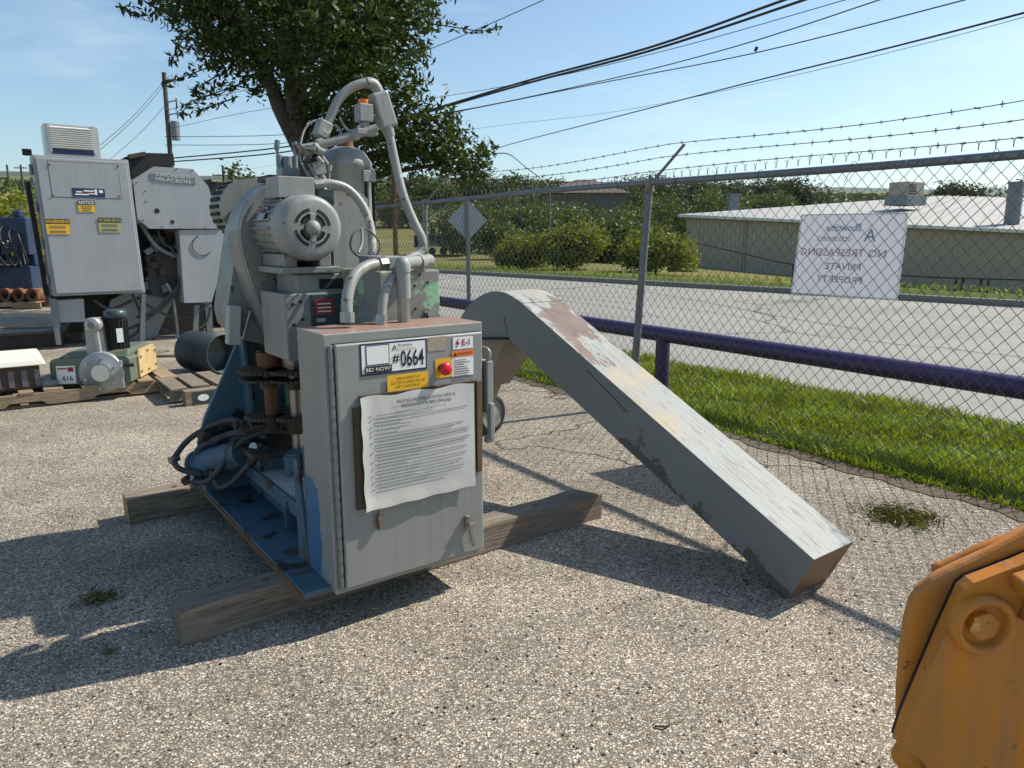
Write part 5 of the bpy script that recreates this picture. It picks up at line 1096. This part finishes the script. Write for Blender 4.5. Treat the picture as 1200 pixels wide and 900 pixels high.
# body
def mprism(name, pts, db0, db1, mat, bevel=.008, parent=mil): P = [QM(x, y, db0) for x, y in pts]; mb = MB(); mb.prism([(p.x, p.z) for p in P], db0, db1); return mb.build(name, mat, parent, bevel)
hd = mprism('head_panel', [(156,211),(181,195),(226,198),(244,218),(260,268),(176,268),(161,256)], .10, .5, M['milacron2'])
mprism('lower_panel', [(210,269.5),(264,269),(264,300),(248,354),(216,355)], .12, .4, M['milacron2'])
for (x, y, r) in ((184,247,.032),(202,260,.025)): p = QM(x, y, .1); mb = MB(); mb.cyl((p.x, .096, p.z), (p.x, .104, p.z), r, n=20); mb.build('round_port', M['dark'], hd)
for (x, y) in ((160,214),(170,224),(171,236),(207,198),(225,200),(168,258),(190,266),(212,268),(240,267),(215,356-4)): p = QM(x, y, .1); mb = MB(); mb.cyl((p.x, .092, p.z), (p.x, .104, p.z), .008, n=8); mb.build('screw', M['dark'], hd)
p = QM(175.5, 203, .1); q = QM(229, 215, .1); mb = MB(); mb.hexa([(p.x, .092, q.z+.02), (q.x, .092, q.z-.015), (q.x, .1, q.z-.015), (p.x, .1, q.z+.02), (p.x, .092, p.z), (q.x, .092, p.z-.03), (q.x, .1, p.z-.03), (p.x, .1, p.z)]); mb.build('name_plate', M['galv'], hd, bevel=.002)
r_ = Vector((q.x-p.x, 0, -.032)).normalized()
for s, f, wx in (('CINCINNATI', .80, 1.30), ('MILACRON', .24, 1.5)): MB().text(s, .064, ((p.x+q.x)/2, .088, q.z+(p.z-q.z)*f), r_, ZU, 0, 'CENTER', wx*.88, .002).build('raised_lettering', M['chrome'], hd)
p = QM(237, 288, .12); mb = MB(); mb.tube([(p.x+.13*math.cos(a), .112, p.z+.13*math.sin(a)) for a in np.linspace(R(110), R(320), 18)], .005, 6); mb.build('arc_groove', M['dark'], mil)
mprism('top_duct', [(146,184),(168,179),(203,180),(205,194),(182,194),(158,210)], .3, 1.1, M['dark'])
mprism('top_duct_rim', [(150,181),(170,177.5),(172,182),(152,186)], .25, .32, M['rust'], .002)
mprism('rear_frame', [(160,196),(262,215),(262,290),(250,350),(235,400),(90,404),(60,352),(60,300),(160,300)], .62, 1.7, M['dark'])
mprism('inner_casting', [(172,300),(205,290),(213,330),(200,352),(176,345)], .45, .62, paint('oily_casting', (.06, .055, .05), .5, chip=True))
mprism('chip_tray', [(130,352),(172,330),(206,345),(182,398),(120,405)], .5, .6, M['milacron'], .004)
mprism('junction_box', [(67,352),(98,350),(100,377),(70,378)], .15, .35, M['milacron2'])
for (pts, db) in (([(58,350),(66,350),(72,404),(66,404)], .10), ([(166,345),(171,345),(170,400),(164,400)], .15), ([(228,358),(234,357),(232,392),(226,392)], .2), ([(240,356),(248,356),(250,392),(243,392)], .35)): mprism('leg', pts, db, db+.09, M['galv'])
bp_ = QM(183, 396, .2); bq_ = QM(222, 400, .2); mb = MB(); mb.box(bp_.x, bq_.x, .25, .6, 0, bp_.z-.02); mb.build('cast_base', paint('dusty_base', (.22, .20, .17), .7, chip=True), mil, bevel=.02)
mb = MB(); a_ = QM(70, 402, .3); mb.box(a_.x, a_.x+.9, .6, 1.4, 0, .14); mb.build('base_frame', M['rust'], mil, bevel=.01)
for pts, r, mk in (([(209,273),(217,292),(215,325),(200,345),(180,365),(160,372)], .022, 'hose'), ([(195,332),(202,345),(206,370),(208,395),(200,408)], .018, 'conduit'), ([(160,348),(180,362),(205,372),(225,370),(245,355)], .02, 'hose'), ([(128,380),(150,385),(175,372),(205,345),(214,310)], .02, 'hose'),
                   ([(155,345),(165,370),(160,390),(140,400)], .018, 'hose'), ([(72,388),(88,372),(100,380),(98,398)], .025, 'hose'), ([(165,262),(180,285),(195,296),(210,300)], .03, 'galv'), ([(185,270),(190,285),(200,290),(205,300)], .015, 'hose'), ([(110,352),(130,362),(155,352)], .022, 'hose'), ([(190,385),(215,392),(240,380),(247,360)], .016, 'hose')):
    mb = MB(); mb.tube(spline([QM(x, y, .28+.02*math.sin(x)) for x, y in pts], 5), r, 8); mb.build('cable', M[mk], mil)
random.seed(3)
for i in range(26):
    px, py = random.uniform(170, 212), random.uniform(270, 345); p = QM(px, py, random.uniform(.34, .45)); mb = MB(); s_ = random.uniform(.04, .12); mb.obox(p, (s_, .08, s_*random.uniform(.4, 1)), (0, random.uniform(0, 3), 0)); mb.build('inner_component', M[random.choice(['rust', 'galv', 'dark', 'rust', 'hose'])], mil, bevel=.006)
# dark stack of perforated crates seen between the two machines
p = QM(246, 236, 1.2); e = empty('metal_crate', ORG+AX*(a2+p.x)+BX*(b2+1.2), MROT, 'dark perforated metal crate glimpsed between the two grey machines', 'crate'); zt = QM(246, 210, 1.2).z
for i in range(9): z = i*zt/9; mb = MB(); mb.box(0, .5, 0, .6, z, z+zt/9*.72); mb.build('slat', M['rust'], e, bevel=.006)
for x in (.0, .46): mb = MB(); mb.box(x, x+.04, -.02, .62, 0, zt); mb.build('corner_post', M['rust2'], e)

# ================================================================== pallet with green gearbox
ga, gb_ = frame_at(213, 458)
def QG(px, py, db=0.0): q = Q(px, py, gb_+db); return Vector((q.x-ga, db, q.z))
OG = ORG+AX*ga+BX*gb_; OG.z = 0
def pallet(name, o, ln, dp, ht, label, boards, group='wooden pallets', mat=M['pallet'], rz=MROT):
    e = empty('pallet', o, rz, label, 'pallet', group)
    for y in (0, dp*.5, dp-.045):
        N = max(2, int(ln/.5)); mb = MB(); pr = [(-ln, .018)]
        x = -ln
        while x < -.05:                                            # notched stringer
            x2 = min(0, x+.62); pr += [(x+.16, .018), (x+.20, .05), (x2-.20, .05), (x2-.16, .018)]; x = x2
        pr += [(0, .018), (0, ht-.02), (-ln, ht-.02)]; mb.prism(pr, y, y+.045); mb.build('stringer', mat, e, bevel=.003)
    for (x, w_) in boards:
        mb = MB(); mb.obox((x-w_/2, dp/2+random.uniform(-.02, .02), ht-.01), (w_, dp+random.uniform(-.03, .05), .02), (0, 0, random.uniform(-.02, .02))); mb.build('deck_board', mat, e, bevel=.002)
    for y in (.05, dp-.1): mb = MB(); mb.box(-ln, 0, y, y+.09, 0, .018); mb.build('bottom_board', mat, e, bevel=.002)
    return e
pallet('p', OG, 2.1, .95, .135, 'weathered pallet carrying the green gearbox', [(-.02, .14), (-.22, .12), (-.42, .14), (-.66, .12), (-.9, .14), (-1.12, .1), (-1.35, .14), (-1.6, .12), (-1.85, .14)])
gear = empty('gearbox_unit', OG+AX*(-.55)+BX*.4+Vector((0, 0, .135)), MROT, 'green gearbox with round flange and small dark motor on the pallet, tagged 616', 'gearbox')
def gg(mb): mb.v = [(x+.55, y-.4, z-.135) for x, y, z in mb.v]; return mb
F_ = .02
bl = QG(57, 466, F_); br = QG(156, 452, F_); tpz = QG(150, 416, F_).z
mb = MB(); mb.prism([(bl.x, .137), (br.x, .137), (br.x, tpz-.02), (br.x-.03, tpz+.01), (bl.x+.02, tpz-.01), (bl.x, tpz-.05)], F_, .68); body = gg(mb).build('casing', M['greenmach'], gear, bevel=.012)
mb = MB(); mb.hexa([(bl.x+.06, F_+.02, tpz-.005), (br.x-.01, F_+.02, tpz+.0), (br.x-.01, .66, tpz), (bl.x+.06, .66, tpz-.005), (bl.x+.12, F_+.08, tpz+.035), (br.x-.02, F_+.06, tpz+.055), (br.x-.02, .6, tpz+.055), (bl.x+.12, .6, tpz+.035)]); gg(mb).build('lid', M['greenmach'], gear, bevel=.012)
mb = MB(); mb.prism([(.20, .15), (.66, .15), (.66, tpz-.02), (.60, tpz+.03), (.24, tpz+.03), (.20, tpz-.03)], br.x, br.x+.018, plane='yz'); gg(mb).build('end_plate', plain('tan_rusted_plate', (.50, .36, .17), .7, 0, .3, 9), gear, bevel=.004)
for i, (y, z) in enumerate(((.23, .2), (.23, .33), (.62, .2), (.62, .33), (.42, .19), (.42, .36))): mb = MB(); mb.cyl((br.x+.018, y, z), (br.x+.03, y, z), .012, n=6, sm=False); gg(mb).build('bolt', M['steel'], gear)
c = QG(121, 437, F_-.04); rr = .178
mb = MB(); mb.lathe([(.001, -.045), (.075, -.045), (.078, -.035), (rr-.01, -.035), (rr, -.028), (rr, .02), (.12, .03), (.12, .06)], (c.x, F_, c.z), (0, 1, 0), 40); fl_ = gg(mb).build('flange', M['cast'], gear)
mb = MB(); mb.cyl((c.x, F_-.046, c.z), (c.x, F_-.052, c.z), .072, n=32); gg(mb).build('centre_disc', M['cream'], fl_)
for k in range(6): a = k*math.pi/3+.4; mb = MB(); mb.cyl((c.x+.132*math.cos(a), F_-.05, c.z+.132*math.sin(a)), (c.x+.132*math.cos(a), F_-.03, c.z+.132*math.sin(a)), .011, n=6, sm=False); gg(mb).build('bolt', M['chrome'], fl_)
mb = MB(); mb.box(c.x+.12, c.x+.17, F_-.03, F_+.04, c.z-.14, c.z+.10); gg(mb).build('flange_bracket', M['cast'], gear, bevel=.008)
mb = MB(); mb.cyl((c.x+.19, F_-.02, c.z+.06), (c.x+.26, F_-.02, c.z+.06), .016, n=8); gg(mb).build('drain_plug', M['dark'], gear)
t0 = QG(61, 433, F_-.005); t1 = QG(88, 452, F_-.005); mb = MB(); mb.box(t0.x, t1.x, F_-.006, F_-.002, t1.z, t0.z); gg(mb).build('lot_tag', M['white'], gear)
mb = MB(); mb.text('616', .062, ((t0.x+t1.x)/2+.01, F_-.0075, t1.z+.045), XR, ZU, 0, 'CENTER', .9, .001); gg(mb).build('tag_number', M['ink'], gear)
mb = MB(); mb.box(t0.x+.09, t0.x+.135, F_-.0075, F_-.006, t0.z-.05, t0.z-.012); mb.box(t0.x+.01, t0.x+.085, F_-.0075, F_-.006, t0.z-.03, t0.z-.018); gg(mb).build('tag_print', M['redlabel'], gear)
mx2 = QG(126, 385, F_+.16); z0_ = tpz+.05; zt_ = QG(126, 364, F_+.16).z
mb = MB(); mb.cyl((mx2.x, F_+.16, z0_-.05), (mx2.x, F_+.16, zt_-.05), .078, n=28); sm_ = gg(mb).build('small_motor', M['dark'], gear)
for k in range(18): a = 2*math.pi*k/18; mb = MB(); mb.obox((mx2.x+.081*math.cos(a), F_+.16+.081*math.sin(a), (z0_+zt_)/2-.04), (.012, .004, zt_-z0_-.06), (0, 0, a)); gg(mb).build('cooling_fin', M['black'], sm_)
mb = MB(); mb.lathe([(.001, .045), (.06, .043), (.088, .03), (.09, -.02), (.085, -.025)], (mx2.x, F_+.16, zt_-.03), (0, 0, 1), 28); gg(mb).build('fan_cover', M['tealdark'], sm_)
mb = MB(); mb.obox((mx2.x+.045, F_+.085, (z0_+zt_)/2-.04), (.05, .004, .12), (0, 0, .55)); gg(mb).build('data_plate', M['white'], sm_)
mb = MB(); b0 = QG(96, 414, F_+.06); b1 = QG(112, 372, F_+.06); mb.prism([(b0.x, tpz-.02), (b1.x+.03, tpz-.02), (b1.x+.01, b1.z-.06), (b1.x, b1.z), (b0.x+.02, b1.z-.01), (b0.x+.01, b1.z-.08)], F_+.05, F_+.12); gg(mb).build('bracket_arm', M['cast'], gear, bevel=.008)
wc2 = QG(108, 381, F_+.02); mb = MB(); mb.lathe([(.001, -.05), (.03, -.05), (.034, -.044), (.05, -.042), (.060, -.036), (.062, .03), (.05, .06)], (wc2.x, F_+.02, wc2.z), (0, 1, 0), 28); cp_ = gg(mb).build('end_cap', M['cast'], gear)
mb = MB(); mb.cyl((wc2.x, F_-.031, wc2.z), (wc2.x, F_-.034, wc2.z), .03, n=20); gg(mb).build('cap_face', M['galv'], cp_)
mb = MB(); mb.cyl((wc2.x+.035, F_+.0, tpz-.03), (wc2.x+.01, F_+.03, wc2.z-.04), .02, n=12); mb.cyl((wc2.x+.035, F_, tpz-.05), (wc2.x+.035, F_, tpz), .028, n=8); gg(mb).build('oil_pipe', M['cast'], gear)
gl_ = Vector((c.x+.55, F_-.4, 0)); Rm = Matrix.Rotation(MROT, 3, 'Z'); Rn = Matrix.Rotation(R(9), 3, 'Z')        # the gearbox stands askew on its pallet
gw = Vector(gear.location)+Rm@gl_; gear.location = gw-Rn@gl_; gear.rotation_euler = (0, 0, R(9))
# cream topped bench at the left edge of the pallet
be = empty('bench_unit', OG+AX*(-1.55)+BX*.35+Vector((0, 0, .135)), MROT, 'low dark unit with a cream lid on the left end of the pallet', 'unit')
def bb(mb): mb.v = [(x+1.55, y-.35, z-.135) for x, y, z in mb.v]; return mb
bx1 = QG(52, 450, .12).x; zt_ = QG(40, 424, .12).z
mb = MB(); mb.box(bx1-1.0, bx1-.02, .12, .60, .135, zt_-.02); bo = bb(mb).build('body', M['rust'], be, bevel=.01)
mb = MB(); mb.hexa([(bx1-1.02, .08, zt_-.025), (bx1+.03, .08, zt_-.025), (bx1+.03, .62, zt_-.01), (bx1-1.02, .62, zt_-.01), (bx1-1.02, .10, zt_+.02), (bx1, .10, zt_+.02), (bx1, .60, zt_+.05), (bx1-1.02, .60, zt_+.05)]); bb(mb).build('lid', M['cream'], be, bevel=.008)
for i in range(9): mb = MB(); mb.box(bx1-.06-.09*i, bx1-.02-.09*i, .112, .121, .16, zt_-.06); bb(mb).build('grille_bar', M['inkgrey'], be)
mb = MB(); mb.box(bx1-.02, bx1+.1, .14, .5, .135, .19); bb(mb).build('end_foot', M['galv'], be, bevel=.01)
# second pallet, blocks and big dark pipe
a3, b3 = frame_at(250, 472); O3 = ORG+AX*a3+BX*b3; O3.z = 0
pallet('p', O3+BX*.14+AX*.2, .50, .7, .13, 'small dark shaded pallet in front of the big pipe', [(-.0, .13), (-.18, .14), (-.36, .13)], mat=M['timber'])
e = empty('wood_block', O3+AX*.04-BX*.02, MROT, 'short wooden block with a grey painted face and white mark, beside the blue column', 'block')
mb = MB(); mb.box(-.26, .22, 0, .095, 0, .125); mb.build('block_body', M['timber'], e, bevel=.005)
mb = MB(); mb.box(-.20, .0, -.003, 0, .012, .112); mb.build('grey_paint', M['tealdark'], e); mb = MB(); mb.prism([(-.12+.045*math.cos(a), .06+.028*math.sin(a)) for a in np.linspace(0, 6.28, 16)[:-1]], -.005, -.003); mb.build('white_mark', M['white'], e)
pc = DY(244, 432, 7.35); e = empty('steel_pipe', (pc.x, 7.35, 0), 0, 'short wide dark steel pipe lying on the lot behind the shaded pallet', 'pipe')
axp = Vector((.86, -.50, 0)).normalized(); mb = MB(); ro, ri = .205, .188; mb.lathe([(ro, -.24), (ro, .26), (ri, .26), (ri, -.24), (ro, -.24)], (0, 0, ro), axp, 40); mb.build('pipe_wall', plain('dark_teal_steel', (.03, .042, .048), .5, .2, .4, 9, .2), e)
random.seed(8)
for i, (px, py, ln, rz, lb) in enumerate(((188,447,.5,.5,'loose pale plank beside the gearbox pallet'), (206,418,.7,.1,'loose plank lying before the grey machining centre'), (236,404,.6,-.3,'short loose plank at the foot of the machining centre'), (178,415,.45,1.2,'small offcut plank behind the green gearbox'), (30,385,1.0,.2,'long plank lying in front of the far brown pipes'))):
    p = G(px, py); mb = MB(); mb.obox((0, 0, .014), (ln, .09, .024), (0, 0, 0)); o = mb.build('loose_plank', M['pallet'] if i % 2 == 0 else M['timber'], None, .002); o.location = p; o.rotation_euler = (0, 0, rz); tag(o, lb, 'plank', 'loose planks')
# ---- junk far left
def Yq(px, py, Y): return DY(px, py, Y)
Yj = 12.5; pj = G(20, 362); Yj = pj.y
e0 = pallet('p', G(48, 362)+Vector((0, 0, 0)), 2.2, .9, .14, 'far pallet carrying a row of brown pipe pieces at the left edge', [(-.05-.25*i, .14) for i in range(8)], rz=R(8))
for i, px in enumerate((-8, 8, 24, 40)):
    p = Yq(px, 349, Yj+.1); e = empty('pipe_piece', (p.x, Yj+.05, .14), 0, 'rusty brown pipe piece in the far row, %s' % ['cut by the left edge', 'second from the left edge', 'third from the left edge', 'nearest the grey cabinet'][i], 'pipe', 'brown pipe pieces')
    mb = MB(); mb.lathe([(.115, 0), (.115, .7), (.085, .7), (.085, 0), (.115, 0)], (0, 0, .115), (.15, 1, 0), 24); mb.lathe([(.13, -.01), (.13, .08), (.085, .08), (.085, -.01), (.13, -.01)], (0, 0, .13), (.15, 1, 0), 24); mb.build('pipe_wall', M['rust2'], e)
p = Yq(0, 335, Yj+.6); cz = Yq(0, 318, Yj+.6).z
e = empty('plank_crate', (p.x-.4, Yj+1.0, 0), 0, 'grey plank crate full of white scrap behind the pipe row', 'crate')
for i in range(3): z = .42+i*.13; mb = MB(); mb.box(-1.0, 1.02, 0, .04, z, z+.12); mb.build('plank', M['timber'], e, bevel=.004)
for x in (-.95, .0, .95): mb = MB(); mb.box(x, x+.08, .04, .1, 0, .82); mb.build('upright', M['timber'], e)
mb = MB(); mb.box(-1, 1.02, .04, .9, .4, .62); mb.build('tray', M['timber'], e)
random.seed(21)
for i in range(14):
    x = random.uniform(-.9, .95); y = random.uniform(.1, .8); c = Vector((p.x-.4+x, Yj+1+y, .66+random.uniform(.05, .16)))
    e = empty('scrap_piece', c, random.uniform(0, 3), 'crumpled piece of white and red scrap heaped in the plank crate', 'scrap', 'scrap in the plank crate'); mb = MB()
    mb.tube(spline([(random.uniform(-.2, .2), random.uniform(-.15, .15), random.uniform(-.05, .1)) for _ in range(5)], 4), random.uniform(.015, .04), 6); mb.build('scrap_shape', M[random.choice(['white', 'whitebox', 'whitebox', 'red', 'chrome'])], e)
# blue machine
Yb = 14.5; p = Yq(18, 322, Yb); e = empty('blue_machine', (p.x, Yb, 0), R(15), 'blue hydraulic machine with looping black hoses behind the grey cabinet', 'machine')
bl2 = paint('deep_blue_enamel', (.012, .03, .085), .4, chip=True, amt=.58)
for (x0, x1, y0, y1, z0, z1, nm) in ((-.8, .35, 0, .8, .25, .95, 'tank'), (-.15, .42, -.1, .5, 1.2, 2.05, 'motor_box'), (-.9, -.3, .1, .7, .95, 1.9, 'pump_block'), (-.3, .4, .2, .6, .95, 1.2, 'bed'), (.1, .3, -.05, .2, 2.05, 2.2, 'cap'), (-1., .5, -.1, 1, 0, .25, 'skid')):
    mb = MB(); mb.box(x0, x1*.8, y0, y1, z0*.86, z1*.86); mb.build(nm, bl2, e, bevel=.03)
mb = MB(); mb.cyl((-.45, 0, 1.0), (-.45, 0, 1.9), .16, n=20); mb.build('cylinder', bl2, e)
for k in range(7): mb = MB(); mb.tube(spline([(-.6+.13*k, -.1, 1.9-.08*k), (-.7+.16*k, -.35, 1.4), (-.55+.15*k, -.35, .95), (-.2+.08*k, -.25, .85), (.2, -.12, 1.1+.04*k)], 5), .022, 7); mb.build('hose', M['black'], e)
for k in range(14):
    x = random.uniform(-.9, .3); z = random.uniform(.7, 1.6); mb = MB(); mb.cyl((x, -.13, z), (x+random.uniform(-.12, .12), -.16, z+random.uniform(-.2, .2)), random.uniform(.02, .05), n=8); mb.build('fitting', M[random.choice(['galv', 'dark', 'conduit', 'rust'])], e)
mb = MB(); mb.box(.02, .22, -.12, -.1, 1.0, 1.08); mb.build('yellow_tag', M['yellow'], e)
e = empty('steel_beam', G(75, 405), R(30), 'dark steel beam lying on the lot in front of the far pallets', 'beam'); mb = MB()
mb.prism([(-.1, 0), (.1, 0), (.1, .02), (.012, .02), (.012, .17), (.1, .17), (.1, .19), (-.1, .19), (-.1, .17), (-.012, .17), (-.012, .02), (-.1, .02)], -2.6, .0, plane='yz'); mb.build('beam_section', M['rust'], e)

# ================================================================== ochre machine corner in the near right foreground
LY = 1.16
lo = Vector((.92, 1.35, 0)); ld = empty('plant_attachment', lo, 0, 'thick ochre-yellow steel plant part filling the lower right corner', 'machine')
def lp(px, py, Y): return DY(px, py, Y)-lo
# rear rounded flank
out = [(1215,608),(1170,632),(1140,648),(1105,664),(1085,674),(1068,686),(1058,702),(1052,725),(1047,765),(1044,810),(1044,850),(1047,875),(1052,910)]
P = [lp(x, y, LY+.02) for x, y in out]; fr = [(p.x, p.z) for p in P]+[(P[-1].x+.03, -lo.z), (.55, 0), (.55, P[0].z+.03)]
bk = [(x+.02, z-.0) for x, z in fr]
mb = MB(); n = len(fr); y0, y1 = LY+.015-lo.y, LY+.36-lo.y
nf = len(fr); vf = [(x, y0, z) for x, z in fr]+[(x+.27+.10*max(0, z-.5), y1, z-.13*min(1, z)) for x, z in fr]
mb.add(vf, [(i, (i+1) % nf, nf+(i+1) % nf, nf+i) for i in range(nf)]+[tuple(range(nf))[::-1], tuple(range(nf, 2*nf))]); mb.build('flank', M['cater'], ld, bevel=.03, seg=5)
# raised crown along the top
tp_ = [(1092,672),(1120,660),(1150,646),(1182,634),(1215,622)]; mb = MB(); PT = [lp(x, y-3, LY+.10) for x, y in tp_]; mb.tube(spline(PT, 5), [.004]+[.011]*(len(spline(PT, 5))-2)+[.011], 10); mb.build('weld_ridge', M['cater'], ld)
# front plate with groove around it
pl = [(1215,652),(1192,662),(1186,664),(1140,682),(1130,690),(1118,716),(1106,742),(1082,798),(1062,846),(1053,874),(1060,880),(1075,886),(1090,905)]
P = [lp(x, y, LY-.02) for x, y in pl]; fp = [(p.x, p.z) for p in P]+[(P[-1].x+.02, .1), (.55, .1), (.55, P[0].z)]
mb = MB(); cxp = sum(p[0] for p in fp)/len(fp); czp = sum(p[1] for p in fp)/len(fp)
mb.prism(fp, LY-.024-lo.y, LY+.003-lo.y); fpl = mb.build('front_plate', M['cater'], ld, bevel=.007, seg=3)
mb = MB(); mb.prism([(cxp+(x-cxp)*.985+.002, czp+(z-czp)*.985) for x, z in fp], LY+.003-lo.y, LY+.016-lo.y); mb.build('groove', M['dark'], ld)
c = lp(1152, 732, LY-.03)
mb = MB(); mb.lathe([(.056, .004), (.055, -.012), (.050, -.018), (.043, -.018), (.039, -.012), (.036, .010), (.001, .010)], (c.x, LY-.024-lo.y, c.z), (0, 1, 0), 36); fb_ = mb.build('bolt_boss', M['cater'], fpl)
mb = MB(); mb.prism([(c.x-.002+.026*math.cos(a), c.z+.026*math.sin(a)) for a in np.linspace(.3, .3+2*math.pi, 7)[:-1]], LY-.038-lo.y, LY-.018-lo.y); mb.build('bolt_head', M['cater'], fpl, bevel=.006, seg=3)
c = lp(1072, 893, LY-.02); mb = MB(); mb.lathe([(.030, .006), (.030, -.008), (.024, -.014), (.001, -.016)], (c.x, LY-.0-lo.y, c.z), (0, 1, 0), 24); mb.build('bolt_head', M['cater'], ld)
mb = MB(); c = lp(1196, 676, LY-.03); mb.obox((c.x+.012, LY-.045-lo.y, c.z-.004), (.05, .05, .035), (0, -.35, 0)); mb.obox((c.x+.02, LY-.04-lo.y, c.z-.05), (.012, .04, .06), (0, .2, 0)); mb.build('lug', M['cater'], fpl, bevel=.006, seg=3)

# ================================================================== loose weeds on the asphalt
def clump(px, py, r, n, mat, label, flat=.5):
    p = G(px, py); e = empty('weed_clump', p, 0, label, 'weed'); 
    C = rng.normal(size=(n, 3))*np.array([r*.5, r*.42, r*.12*flat]); C[:, 2] = np.abs(C[:, 2])+.008
    V, F = leaves(C, .055, .12, -.1); mesh_np('dry_blades', V, F, mat, e)
clump(115, 703, .06, 150, M['dry'], 'small dark dried weed tuft lying in the machine shadow')
clump(1056, 607, .15, 900, foliage('drying_weed', (.10, .10, .03), .4), 'flat olive clump of pulled weeds on the asphalt near the grass')
clump(128, 765, .012, 18, M['dry'], 'tiny dark scrap of dried weed at lower left in the shadow')
random.seed(33)
for i, (px, py) in enumerate(((785,850),(1000,560),(870,680),(815,525))):
    p = G(px, py); mb = MB(); mb.tube(spline([(0, 0, .004), (.02, .01, .008), (.045, -.004, .004)], 3), .003, 5); o = mb.build('twig', M['bark']); o.location = p; o.rotation_euler = (0, 0, random.uniform(0, 6)); tag(o, 'small dark twig on the asphalt, %s' % ['in the near foreground', 'by the grass edge', 'beside the conveyor foot', 'behind the conveyor'][i], 'twig', 'twigs on the asphalt')

# ================================================================== thin air haze over the distance
hz = MB(); hz.box(-6400, 6400, -80, 7000, -8, 640); ho = hz.build('haze', None)
ho.data.materials.clear(); hm = bpy.data.materials.new('thin_haze'); hm.use_nodes = True; hn = hm.node_tree; hn.nodes.clear()
ov = hn.nodes.new('ShaderNodeOutputMaterial'); pv = hn.nodes.new('ShaderNodeVolumePrincipled'); pv.inputs['Color'].default_value = (.80, .88, 1, 1); pv.inputs['Density'].default_value = .00003; pv.inputs['Anisotropy'].default_value = .3
hn.links.new(pv.outputs[0], ov.inputs['Volume']); ho.data.materials.append(hm); tag(ho, 'thin pale haze in the air over the distance', 'haze', kind='stuff')

# ================================================================== loose pebbles and chips on the asphalt
n = 2600; V = []; F = []
base = np.array([(1,0,0),(-1,0,0),(0,1,0),(0,-1,0),(0,0,1),(0,0,-1)], float); tri = np.array([(0,2,4),(2,1,4),(1,3,4),(3,0,4),(2,0,5),(1,2,5),(3,1,5),(0,3,5)])
yy = 1.3+6.5*rng.uniform(0, 1, n)**1.6; xx = rng.uniform(-.78, .78, n)*yy; ok = (xx*FN.x+yy*FN.y) < 3.95; xx, yy = xx[ok], yy[ok]; n = len(xx)
sz = rng.uniform(.003, .0075, n); P = base[None]*sz[:, None, None]*rng.uniform(.6, 1.3, (n, 6, 3)); P[:, :, 2] *= .7
P[:, :, 0] += xx[:, None]; P[:, :, 1] += yy[:, None]; P[:, :, 2] += (sz*.45)[:, None]
Ft = (tri[None]+(np.arange(n)*6)[:, None, None]).reshape(-1, 3); ms = np.repeat(rng.integers(0, 3, n), 8)
o = mesh_np('loose_gravel', P.reshape(-1, 3), Ft, [plain('pebble_pale', (.42, .39, .34), .85), plain('pebble_grey', (.26, .24, .215), .85), plain('pebble_brown', (.20, .15, .11), .85)], ms=ms); tag(o, 'loose gravel chips scattered over the asphalt lot', 'gravel', kind='stuff')
